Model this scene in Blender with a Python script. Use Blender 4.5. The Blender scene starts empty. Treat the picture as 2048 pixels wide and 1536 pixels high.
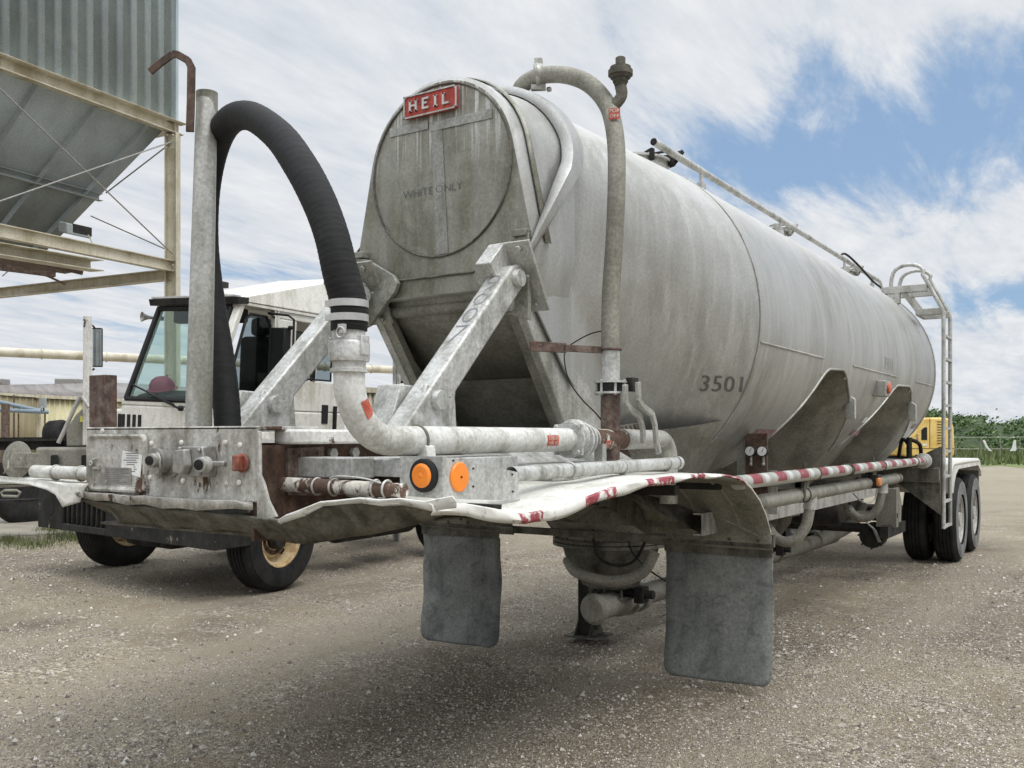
import bpy, bmesh, math, random
from mathutils import Vector, Matrix, noise as mnoise
random.seed(7)
V = Vector; R = math.radians; PI = math.pi
scene = bpy.context.scene
col = scene.collection

# ------------------------------------------------------------------ camera
CAM_H = 1.53
FX, RX = V((-.5457, .838, 0)), V((.838, .5457, 0))      # view direction and its right-hand side on the ground
cam_d = bpy.data.cameras.new('camera'); cam = bpy.data.objects.new('camera', cam_d); col.objects.link(cam)
cam.location = (0, 0, CAM_H); cam.rotation_euler = (R(90), 0, R(33.07))
cam_d.sensor_width = 36; cam_d.lens = 36 * 1900 / 2048; cam_d.shift_y = (873 - 768) / 2048
cam_d.clip_start = .05; cam_d.clip_end = 3000
scene.camera = cam

# ------------------------------------------------------------------ sun, sky, exposure
SUN_EL, SUN_AZ = R(60), R(97)                              # azimuth from +Y towards +X
sd = bpy.data.lights.new('sun', 'SUN'); sun = bpy.data.objects.new('sun', sd); col.objects.link(sun)
sd.energy = 1.1; sd.angle = R(24); sd.color = (1, .955, .89)
sdir = V((math.sin(SUN_AZ) * math.cos(SUN_EL), math.cos(SUN_AZ) * math.cos(SUN_EL), math.sin(SUN_EL)))
sun.rotation_euler = sdir.to_track_quat('Z', 'Y').to_euler()
sun.location = (10, 10, 30)
world = bpy.data.worlds.new('World'); scene.world = world; world.use_nodes = True
def build_sky():
    nt = world.node_tree; N = nt.nodes; L = nt.links
    N.clear()
    def m(op, a, b=None, c=None, clamp=False):
        n = N.new('ShaderNodeMath'); n.operation = op; n.use_clamp = clamp
        for i, x in enumerate((a, b, c)):
            if x is None: continue
            if isinstance(x, (int, float)): n.inputs[i].default_value = x
            else: L.new(x, n.inputs[i])
        return n.outputs[0]
    out = N.new('ShaderNodeOutputWorld'); bg = N.new('ShaderNodeBackground')
    sky = N.new('ShaderNodeTexSky'); sky.sky_type = 'NISHITA'; sky.sun_disc = False
    sky.sun_elevation = SUN_EL; sky.sun_rotation = SUN_AZ; sky.air_density = 1.0; sky.dust_density = .6; sky.ozone_density = 1.6
    tc = N.new('ShaderNodeTexCoord'); sp = N.new('ShaderNodeSeparateXYZ'); L.new(tc.outputs['Generated'], sp.inputs[0])
    x, y, z = sp.outputs
    el = m('ARCSINE', z); az = m('ARCTAN2', x, y)
    zz = m('ADD', m('MAXIMUM', z, 0.0), .12)
    cx = N.new('ShaderNodeCombineXYZ'); L.new(m('DIVIDE', x, zz), cx.inputs[0]); L.new(m('DIVIDE', y, zz), cx.inputs[1])
    def noise(scale, detail, rough, dist=0, sc=(1, 1, 1), loc=(0, 0, 0), rot=0):
        mp = N.new('ShaderNodeMapping'); mp.inputs['Scale'].default_value = sc; mp.inputs['Location'].default_value = loc
        mp.inputs['Rotation'].default_value = (0, 0, rot)
        L.new(cx.outputs[0], mp.inputs[0])
        n = N.new('ShaderNodeTexNoise'); n.inputs['Scale'].default_value = scale; n.inputs['Detail'].default_value = detail
        n.inputs['Roughness'].default_value = rough; n.inputs['Distortion'].default_value = dist
        L.new(mp.outputs[0], n.inputs['Vector']); return n.outputs['Fac']
    n1 = noise(1.1, 9, .62, .25, (1, .6, 1), (3.1, 1.7, 0), .5)
    n2 = noise(5.2, 9, .66, .35, (1, .30, 1), (1.3, 4.2, 0), .9)
    n4 = noise(11, 6, .6, .2, (1, .5, 1), (2.3, .2, 0), .9)
    n3 = noise(.5, 4, .5, .3, (1, 1, 1), (6.3, 2.2, 0), .2)
    def bump(a0, e0, wa, we):                              # an opening in the cloud deck
        da = m('DIVIDE', m('SUBTRACT', az, R(a0)), R(wa)); de = m('DIVIDE', m('SUBTRACT', el, R(e0)), R(we))
        q = m('ADD', m('MULTIPLY', da, da), m('MULTIPLY', de, de))
        return m('EXPONENT', m('MULTIPLY', q, -1))
    cov = m('ADD', m('MULTIPLY', n1, .5), m('ADD', m('MULTIPLY', n2, .72), m('ADD', m('MULTIPLY', n3, .1), m('MULTIPLY', n4, .08))))
    cov = m('ADD', cov, .06)
    for (a0, e0, wa, we, s) in ((-9, 17.0, 15, 4.4, .33), (-19, 14.5, 8, 3.4, .22), (-1, 7.3, 11, 1.5, .42), (-49, 9.3, 5, 1.1, .26),
                                (-58, 8, 5, 1.6, .13), (10, 24, 12, 7, .2), (-52, 6, 6, .9, .15)):
        cov = m('SUBTRACT', cov, m('MULTIPLY', bump(a0, e0, wa, we), s))
    mr = N.new('ShaderNodeMapRange'); mr.interpolation_type = 'SMOOTHSTEP'
    L.new(cov, mr.inputs[0]); mr.inputs[1].default_value = .39; mr.inputs[2].default_value = .65
    cr = N.new('ShaderNodeValToRGB'); L.new(m('ADD', m('MULTIPLY', n2, .7), m('MULTIPLY', n4, .3)), cr.inputs[0])
    cr.color_ramp.elements[0].position = .36; cr.color_ramp.elements[0].color = (6.3, 6.8, 7.5, 1)
    cr.color_ramp.elements[1].position = .64; cr.color_ramp.elements[1].color = (8.6, 8.75, 8.95, 1)
    blue = N.new('ShaderNodeMix'); blue.data_type = 'RGBA'; blue.inputs[0].default_value = .7
    L.new(sky.outputs[0], blue.inputs[6]); blue.inputs[7].default_value = (3.3, 5.0, 7.5, 1)
    mix = N.new('ShaderNodeMix'); mix.data_type = 'RGBA'
    L.new(mr.outputs[0], mix.inputs[0]); L.new(blue.outputs[2], mix.inputs[6]); L.new(cr.outputs[0], mix.inputs[7])
    # unseen sky above the view, brightened all round to add soft fill light
    hi = N.new('ShaderNodeMapRange'); hi.interpolation_type = 'SMOOTHSTEP'; L.new(el, hi.inputs[0])
    hi.inputs[1].default_value = R(25); hi.inputs[2].default_value = R(48); hi.inputs[3].default_value = 1.0; hi.inputs[4].default_value = 2.8
    vm = N.new('ShaderNodeVectorMath'); vm.operation = 'SCALE'; L.new(mix.outputs[2], vm.inputs[0]); L.new(hi.outputs[0], vm.inputs['Scale'])
    L.new(vm.outputs[0], bg.inputs[0]); bg.inputs[1].default_value = .076
    L.new(bg.outputs[0], out.inputs[0])
build_sky()
scene.view_settings.view_transform = 'Standard'; scene.view_settings.look = 'None'
scene.view_settings.exposure = 0.38; scene.view_settings.gamma = 1
scene.render.engine = 'CYCLES'

# ------------------------------------------------------------------ pixel -> point on a known real plane
def ray(u, v): return FX + RX * ((u - 1024) / 1900) + V((0, 0, (873 - v) / 1900))
EYE = V((0, 0, CAM_H))
def px(u, v, X): r = ray(u, v); return EYE + r * (X / r.x)
def py(u, v, Y): r = ray(u, v); return EYE + r * (Y / r.y)
def pz(u, v, Z): r = ray(u, v); return EYE + r * ((Z - CAM_H) / r.z)
def pd(u, v, d): return EYE + ray(u, v) * d

# ------------------------------------------------------------------ materials
def rgb(c): return (c[0], c[1], c[2], 1) if hasattr(c, '__len__') else (c, c, c, 1)
class Mat:
    def __init__(s, name, rough=.6, metal=0):
        s.m = bpy.data.materials.new(name); s.m.use_nodes = True; s.nt = s.m.node_tree; s.N = s.nt.nodes; s.L = s.nt.links
        s.b = s.N['Principled BSDF']; s.b.inputs['Roughness'].default_value = rough; s.b.inputs['Metallic'].default_value = metal
        s.tc = s.N.new('ShaderNodeTexCoord')
    def mapping(s, sc=(1, 1, 1), rot=(0, 0, 0), loc=(0, 0, 0)):
        mp = s.N.new('ShaderNodeMapping'); mp.inputs['Scale'].default_value = sc; mp.inputs['Rotation'].default_value = rot
        mp.inputs['Location'].default_value = loc
        s.L.new(s.tc.outputs['Object'], mp.inputs[0]); return mp.outputs[0]  # dark box in the engine's place, added to block light under the truck
    def noise(s, scale, detail=4, rough=.55, sc=(1, 1, 1), dist=0, loc=(0, 0, 0)):  # dark inner fender boxes, added to keep light from under the truck
        n = s.N.new('ShaderNodeTexNoise'); n.inputs['Scale'].default_value = scale; n.inputs['Detail'].default_value = detail
        n.inputs['Roughness'].default_value = rough; n.inputs['Distortion'].default_value = dist
        s.L.new(s.mapping(sc, loc=loc), n.inputs['Vector']); return n.outputs['Fac']
    def ramp(s, fac, stops):
        r = s.N.new('ShaderNodeValToRGB'); s.L.new(fac, r.inputs[0]); e = r.color_ramp.elements
        e[0].position, e[0].color = stops[0][0], rgb(stops[0][1]); e[1].position, e[1].color = stops[-1][0], rgb(stops[-1][1])
        for p, c in stops[1:-1]:
            q = e.new(p); q.color = rgb(c)
        return r.outputs[0]
    def mix(s, fac, a, b, mode='MIX'):
        n = s.N.new('ShaderNodeMix'); n.data_type = 'RGBA'; n.blend_type = mode
        for i, x in ((0, fac), (6, a), (7, b)):
            if isinstance(x, (int, float)) and i == 0: n.inputs[0].default_value = x
            elif isinstance(x, (tuple, list, int, float)): n.inputs[i].default_value = rgb(x)
            else: s.L.new(x, n.inputs[i])
        return n.outputs[2]
    def math(s, op, a, b=0, clamp=False):
        n = s.N.new('ShaderNodeMath'); n.operation = op; n.use_clamp = clamp
        for i, x in enumerate((a, b)):
            if isinstance(x, (int, float)): n.inputs[i].default_value = x
            else: s.L.new(x, n.inputs[i])
        return n.outputs[0]
    def color(s, c):
        if isinstance(c, (tuple, list)): s.b.inputs['Base Color'].default_value = rgb(c)
        else: s.L.new(c, s.b.inputs['Base Color'])
        return s
    def rough(s, r): s.L.new(r, s.b.inputs['Roughness']); return s
    def bump(s, h, strength=.3, dist=.01):
        n = s.N.new('ShaderNodeBump'); n.inputs['Strength'].default_value = strength; n.inputs['Distance'].default_value = dist
        s.L.new(h, n.inputs['Height']); s.L.new(n.outputs[0], s.b.inputs['Normal']); return s

def plain(name, c, rough=.6, metal=0, var=.25, scale=12):
    M = Mat(name, rough, metal); n = M.noise(scale, 5, .6)
    d = tuple(x * (1 - var) for x in c); l = tuple(min(1, x * (1 + var * .6)) for x in c)
    M.color(M.ramp(n, [(.3, d), (.7, l)])); M.bump(M.noise(scale * 8, 3), .12, .003); return M.m
def weather(name, base, dirt, pale=None, rust=None, rust_at=.6, rough=.55, metal=0, streak=7, blotch=2.5, fleck=60, bump=.12, dirt_at=(.42, .60), zs=.5):
    """base colour with vertical dirt streaks, blotches of pale dust and, where wanted, rust of its own shape"""
    M = Mat(name, rough, metal)
    st = M.noise(streak, 8, .62, (1, 1, zs / 3)); bl = M.noise(blotch, 6, .6, dist=.4); fl = M.noise(fleck, 4, .7)
    c = M.mix(M.ramp(st, [(dirt_at[0], 0), (dirt_at[1], 1)]), base, dirt)
    c = M.mix(M.math('MULTIPLY', M.ramp(bl, [(.42, 0), (.62, 1)]), .6), c, pale or tuple(x * 1.25 for x in base))
    c = M.mix(.4, c, M.ramp(fl, [(.32, (.18, .18, .18)), (.66, (.85, .85, .85))]), 'OVERLAY')
    c = M.mix(M.math('MULTIPLY', M.ramp(M.noise(blotch * 3.3, 7, .7, dist=.8, loc=(5, 8, 2)), [(.52, 0), (.64, 1)]), .5), c, dirt)
    ro = M.math('ADD', M.math('MULTIPLY', st, .25), rough - .12)
    if rust:
        rn = M.noise(9, 8, .68, (1, 1, .55), .3, (3, 1, 5)); rm = M.ramp(rn, [(rust_at, 0), (rust_at + .035, 1)])
        rc = M.ramp(M.noise(45, 5, .7), [(.3, tuple(x * .45 for x in rust)), (.7, rust)])
        c = M.mix(rm, c, rc); ro = M.math('MAXIMUM', ro, M.math('MULTIPLY', rm, .85))
    M.color(c); M.rough(ro); M.bump(M.math('ADD', fl, M.math('MULTIPLY', bl, 1.0)), bump, .004)
    return M.m
m_alu = weather('weathered_aluminium', (.42, .415, .385), (.25, .245, .205), (.55, .545, .52), rough=.5, metal=.42, streak=6, blotch=1.3, bump=.1)
def shell_mat():
    M = Mat('tank_aluminium', .44, .5)
    st = M.noise(5, 9, .62, (1, 1, .16)); st2 = M.noise(16, 7, .65, (1, 1, .07)); bl = M.noise(.9, 6, .6, dist=.6); fl = M.noise(70, 4, .75)
    c = M.mix(M.math('MULTIPLY', M.ramp(st, [(.40, 0), (.64, 1)]), .62), (.385, .383, .36), (.225, .22, .19))
    c = M.mix(M.math('MULTIPLY', M.ramp(st2, [(.5, 0), (.7, 1)]), .45), c, (.56, .56, .54))
    c = M.mix(M.math('MULTIPLY', M.ramp(bl, [(.42, 0), (.60, 1)]), .55), c, (.44, .447, .44))
    c = M.mix(M.math('MULTIPLY', M.ramp(M.noise(2.2, 8, .7, (1, 1, .3), .5, (4, 1, 7)), [(.52, 0), (.68, 1)]), .35), c, (.26, .255, .225))
    c = M.mix(.3, c, M.ramp(fl, [(.3, (.3, .3, .3)), (.7, (.8, .8, .8))]), 'OVERLAY')
    # dry cement dust lying on whatever looks up
    g = M.N.new('ShaderNodeNewGeometry'); sp = M.N.new('ShaderNodeSeparateXYZ'); M.L.new(g.outputs['Normal'], sp.inputs[0])
    up = M.math('MULTIPLY', M.ramp(sp.outputs[2], [(.52, 0), (.92, 1)]), M.ramp(M.noise(9, 8, .7, (1, 1, .4)), [(.35, .25), (.62, 1)]))
    c = M.mix(up, c, (.56, .555, .53)); M.color(c)
    M.rough(M.math('ADD', M.math('MULTIPLY', up, .3), M.math('ADD', M.math('MULTIPLY', st, .3), .3)))
    M.bump(M.math('ADD', M.math('MULTIPLY', M.noise(1.6, 3, .5), 4), fl), .14, .01)
    return M.m
m_shell = shell_mat()
m_nose = weather('stained_aluminium', (.25, .248, .208), (.145, .142, .105), (.36, .36, .325), rough=.5, metal=.35, streak=9, blotch=3.5, bump=.1, dirt_at=(.4, .62))
def endplate_mat():
    M = Mat('end_plate_metal', .5, .3)
    st = M.noise(9, 8, .62, (1, 1, .17)); bl = M.noise(3.2, 7, .65, dist=.5); b2 = M.noise(7, 6, .7, dist=1.0, loc=(3, 3, 3)); fl = M.noise(60, 4, .7)
    c = M.mix(M.ramp(bl, [(.4, 0), (.6, 1)]), (.215, .21, .165), (.13, .128, .092))
    c = M.mix(M.math('MULTIPLY', M.ramp(st, [(.42, 0), (.6, 1)]), .55), c, (.30, .30, .27))
    c = M.mix(M.math('MULTIPLY', M.ramp(b2, [(.5, 0), (.66, 1)]), .4), c, (.36, .35, .29))
    sp = M.N.new('ShaderNodeSeparateXYZ'); M.L.new(M.mapping(), sp.inputs[0])
    top = M.ramp(M.math('SUBTRACT', sp.outputs[2], 2.5), [(.42, 0), (.72, 1)])                # milky runs from the upper edge
    c = M.mix(M.math('MULTIPLY', top, M.ramp(M.noise(38, 3, .5, (1, 1, .035), .2), [(.56, 0), (.62, 1)])), c, (.56, .56, .53))
    c = M.mix(M.math('MULTIPLY', top, M.ramp(M.noise(5, 6, .6, (1, 1, .5), .4, (9, 2, 2)), [(.45, 0), (.65, .6)])), c, (.42, .42, .40))
    c = M.mix(.35, c, M.ramp(fl, [(.3, (.25, .25, .25)), (.7, (.85, .85, .85))]), 'OVERLAY'); M.color(c)
    M.bump(M.math('ADD', fl, M.math('MULTIPLY', bl, 2)), .12, .006); return M.m
m_endplate = endplate_mat()
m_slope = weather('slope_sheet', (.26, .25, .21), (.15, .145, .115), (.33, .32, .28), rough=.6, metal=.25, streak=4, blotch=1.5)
m_galv = weather('pale_aluminium', (.45, .45, .425), (.25, .25, .22), (.60, .60, .585), rough=.5, metal=.35, streak=12, blotch=7, dirt_at=(.46, .62))
m_white = weather('dirty_white_paint', (.68, .67, .63), (.44, .42, .37), (.78, .77, .74), rust=(.14, .075, .05), rust_at=.64, rough=.6, streak=13, blotch=6)
m_pipewhite = weather('chalky_white_pipe', (.57, .57, .53), (.36, .355, .31), (.69, .69, .67), rust=(.17, .09, .055), rust_at=.69, rough=.6, streak=10, blotch=5)
m_rustpipe = weather('rusty_white_pipe', (.58, .56, .50), (.4, .37, .31), rust=(.13, .075, .05), rust_at=.47, rough=.75, streak=12, blotch=8)
m_rust = weather('rust', (.085, .05, .035), (.045, .028, .022), (.17, .12, .095), rough=.85, streak=14, blotch=9, bump=.4)
m_rustred = weather('red_brown_rust', (.105, .06, .044), (.055, .035, .028), (.21, .17, .145), rough=.85, streak=20, blotch=16, bump=.4)
m_hook = weather('dark_brown_rust', (.085, .05, .036), (.04, .028, .022), (.14, .10, .08), rough=.85, streak=20, blotch=16, bump=.4)
m_underbody = weather('dirty_steel', (.12, .115, .095), (.05, .047, .036), (.19, .18, .15), rough=.8, streak=9, blotch=6, bump=.3)
m_dark = weather('grimy_black_steel', (.022, .0215, .020), (.011, .0105, .010), (.05, .046, .04), rough=.65, streak=9, blotch=8)
m_bumper = weather('scraped_black_bumper', (.026, .026, .025), (.013, .013, .013), (.045, .043, .038), rust=(.34, .29, .22), rust_at=.615, rough=.6, streak=5, blotch=6)
m_flap = weather('dusty_rubber_flap', (.165, .175, .165), (.055, .06, .06), (.26, .265, .245), rough=.75, streak=3, blotch=3, bump=.2)
m_tyre = weather('tyre_rubber', (.02, .02, .021), (.012, .012, .013), (.04, .038, .035), rough=.8, streak=6, blotch=5)
m_tyredust = weather('dusty_tyre_sidewall', (.15, .155, .15), (.07, .073, .072), (.26, .265, .25), rough=.85, streak=6, blotch=5)
m_rimwhite = weather('grey_white_rim', (.42, .41, .38), (.25, .23, .2), rough=.6, streak=9, blotch=6)
m_rimyellow = weather('cream_rim', (.50, .38, .20), (.32, .2, .09), (.6, .52, .36), rust=(.16, .07, .03), rust_at=.62, rough=.6, streak=9, blotch=6)
m_black = plain('black_plastic', (.018, .018, .018), .5)
m_ductile = plain('bare_cast_metal', (.34, .33, .31), .42, .6, .35, 30)
m_clamp = plain('bright_steel_band', (.55, .54, .52), .35, .7)
m_orange = plain('amber_lens', (.85, .24, .02), .35, 0, .08)
m_fadedtape = weather('faded_red_tape', (.27, .11, .11), (.20, .13, .12), (.36, .30, .29), rust=(.42, .41, .38), rust_at=.58, rough=.6, streak=10, blotch=20)
m_amberold = plain('dusty_amber_lens', (.62, .22, .06), .45, 0, .3, 30)
m_red = weather('worn_red_paint', (.42, .035, .02), (.24, .03, .02), (.5, .09, .06), rough=.6, streak=10, blotch=12)
m_sticker = weather('worn_red_sticker', (.50, .07, .03), (.36, .05, .03), (.5, .2, .15), rust=(.6, .58, .54), rust_at=.66, rough=.6, streak=9, blotch=30)
m_lettering = plain('pale_lettering', (.6, .57, .5), .6)
m_stencil = plain('faded_black_stencil', (.10, .105, .10), .6, 0, .3, 20)
m_greystencil = plain('grey_stencil', (.22, .22, .24), .6, 0, .3, 20)
m_tapegrey = plain('old_tape', (.38, .39, .37), .6, .1, .2, 20)
m_streak = weather('dust_streak', (.27, .27, .25), (.20, .197, .17), (.33, .33, .31), rough=.55, metal=.3, streak=12, blotch=12)
m_streak2 = weather('dusty_old_tape', (.33, .335, .315), (.25, .25, .22), (.38, .385, .37), rough=.6, metal=.1, streak=12, blotch=12)
m_paper = plain('paper_label', (.86, .86, .84), .7)
m_ink = plain('printed_ink', (.12, .12, .12), .7)
def hose_mat():
    M = Mat('black_hose_rubber', .72); M.b.inputs['Specular IOR Level'].default_value = .25
    n = M.noise(14, 7, .7, (1, 1, 2.6)); c = M.ramp(n, [(.35, (.007, .007, .007)), (.62, (.014, .014, .0137)), (.82, (.045, .044, .041))])
    M.color(c); M.bump(M.noise(90, 4, .7), .25, .004); return M.m
m_hose = hose_mat()
def stripe_mat():
    """weathered grey tube wrapped in red and white reflective tape, bands along the trailer's length"""
    M = Mat('red_white_taped_tube', .45, .1)
    sp = M.N.new('ShaderNodeSeparateXYZ'); M.L.new(M.mapping(), sp.inputs[0])
    t = M.math('FRACT', M.math('ADD', M.math('MULTIPLY', sp.outputs[1], 1 / .46), M.math('MULTIPLY', M.noise(1.2, 2), .25)))
    n = M.N.new('ShaderNodeValToRGB'); n.color_ramp.interpolation = 'CONSTANT'; M.L.new(t, n.inputs[0]); e = n.color_ramp.elements
    e[0].position, e[0].color = 0, rgb((.40, .40, .36)); e[1].position, e[1].color = .14, rgb((.24, .035, .045))
    for p, c in ((.52, (.34, .34, .31)), (.63, (.55, .55, .52)), (.80, (.34, .34, .31))):
        q = e.new(p); q.color = rgb(c)
    z = M.ramp(M.math('SUBTRACT', sp.outputs[2], 1), [(.258, 0), (.264, 1)])
    c = M.mix(z, (.42, .42, .38), n.outputs[0])
    c = M.mix(M.ramp(M.noise(22, 6, .7), [(.6, 0), (.68, 1)]), c, (.38, .37, .33)); M.color(c); return M.m
m_stripe = stripe_mat()
def lip_mat():
    """white sheet edge with scuffed remains of red tape at some places along it"""
    M = Mat('scuffed_white_edge', .55, .05)
    sp = M.N.new('ShaderNodeSeparateXYZ'); M.L.new(M.mapping(), sp.inputs[0])
    yb = M.N.new('ShaderNodeValToRGB'); yb.color_ramp.interpolation = 'CONSTANT'
    M.L.new(M.math('MULTIPLY', M.math('ADD', sp.outputs[1], 5), .2), yb.inputs[0]); e = yb.color_ramp.elements   # object Y -5..0 = world 2..7
    e[0].position, e[0].color = 0, rgb(0); e[1].position, e[1].color = (2.72 - 2) / 5, rgb(1)
    for y, c in ((2.86, 0), (3.18, 1), (3.44, 0), (3.72, 1), (4.02, 0), (4.22, 1), (4.4, 0), (4.62, 1), (4.98, 0)):
        q = e.new((y - 2) / 5); q.color = rgb(c)
    w = M.ramp(M.noise(16, 6, .7), [(.44, 0), (.5, 1)])
    c = M.mix(M.ramp(M.noise(30, 7, .72, dist=.6), [(.56, 0), (.66, 1)]), (.66, .65, .60), (.33, .32, .28))
    c = M.mix(M.math('MULTIPLY', w, yb.outputs[0]), c, (.30, .045, .06)); M.color(c)
    M.bump(M.noise(25, 4), .3, .006); return M.m
m_lip = lip_mat()
m_boxface = weather('grimy_box_face', (.47, .46, .42), (.19, .18, .15), (.60, .59, .56), rust=(.12, .07, .045), rust_at=.585, rough=.65, streak=9, blotch=5, bump=.3, dirt_at=(.4, .62))
m_dullred = weather('dull_red_casting', (.26, .06, .035), (.12, .05, .035), (.3, .16, .12), rough=.7, streak=20, blotch=20)
m_redlens = plain('faded_red_lens', (.55, .13, .08), .4, 0, .1)
m_deck = weather('white_painted_sheet', (.64, .635, .585), (.46, .45, .39), (.73, .725, .69), rough=.55, streak=4, blotch=3)
def glass_mat(name, c, alpha_like=.0, rough=.03):
    M = Mat(name, rough); M.b.inputs['Transmission Weight'].default_value = 1; M.b.inputs['IOR'].default_value = 1.05
    M.b.inputs['Base Color'].default_value = rgb(c); M.b.inputs['Specular IOR Level'].default_value = .5
    M.b.inputs['Coat Weight'].default_value = .5; M.b.inputs['Coat Roughness'].default_value = .02
    return M.m
m_glass = glass_mat('tinted_glass', (.52, .68, .64))
m_dglass = glass_mat('dark_side_glass', (.3, .36, .38))
m_mirror = plain('mirror_face', (.45, .5, .52), .08, .9, .05)
m_cab = weather('off_white_cab_paint', (.70, .69, .63), (.50, .475, .40), (.76, .75, .70), rust=(.12, .07, .04), rust_at=.70, rough=.45, streak=6, blotch=3)
m_steelgrey = weather('galvanised_grey_sheet', (.42, .50, .53), (.32, .38, .405), (.49, .57, .595), rough=.6, metal=.1, streak=2, blotch=.6)
m_hopper = weather('grey_hopper_sheet', (.27, .30, .30), (.22, .245, .245), (.30, .335, .335), rough=.65, streak=2, blotch=.8)
m_cream = weather('cream_steel', (.52, .485, .38), (.34, .3, .2), (.6, .57, .48), rust=(.18, .1, .05), rust_at=.74, rough=.6, streak=3, blotch=2)
m_duct = weather('cream_duct', (.58, .54, .43), (.4, .35, .26), (.66, .62, .53), rough=.6, streak=2, blotch=1)
m_yellowwall = weather('pale_yellow_siding', (.58, .53, .32), (.48, .44, .26), (.64, .6, .42), rough=.6, streak=2, blotch=.4)
m_tanwall = weather('tan_siding', (.26, .225, .13), (.2, .17, .1), rough=.7, streak=2, blotch=.4)
m_roof = weather('grey_metal_roof', (.22, .205, .195), (.15, .14, .135), (.3, .28, .27), rough=.7, streak=2, blotch=.3)
m_bluepipe = plain('blue_grey_pipe', (.20, .26, .31), .5)
m_container = weather('beige_corrugated', (.46, .42, .32), (.33, .3, .22), (.53, .5, .4), rough=.6, streak=2, blotch=1)
m_excav = weather('excavator_yellow', (.72, .49, .13), (.5, .33, .08), (.76, .58, .24), rough=.5, streak=4, blotch=2)
m_pink = plain('pink_plastic', (.50, .07, .13), .5)
m_labely = plain('yellow_label', (.55, .5, .08), .6)
m_whiteplain = plain('white_sheet', (.75, .75, .73), .6)
for _m in (m_dark, m_bumper, m_tyre, m_underbody, m_slope, m_black, m_rust): _m.node_tree.nodes['Principled BSDF'].inputs['Specular IOR Level'].default_value = .2
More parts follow.
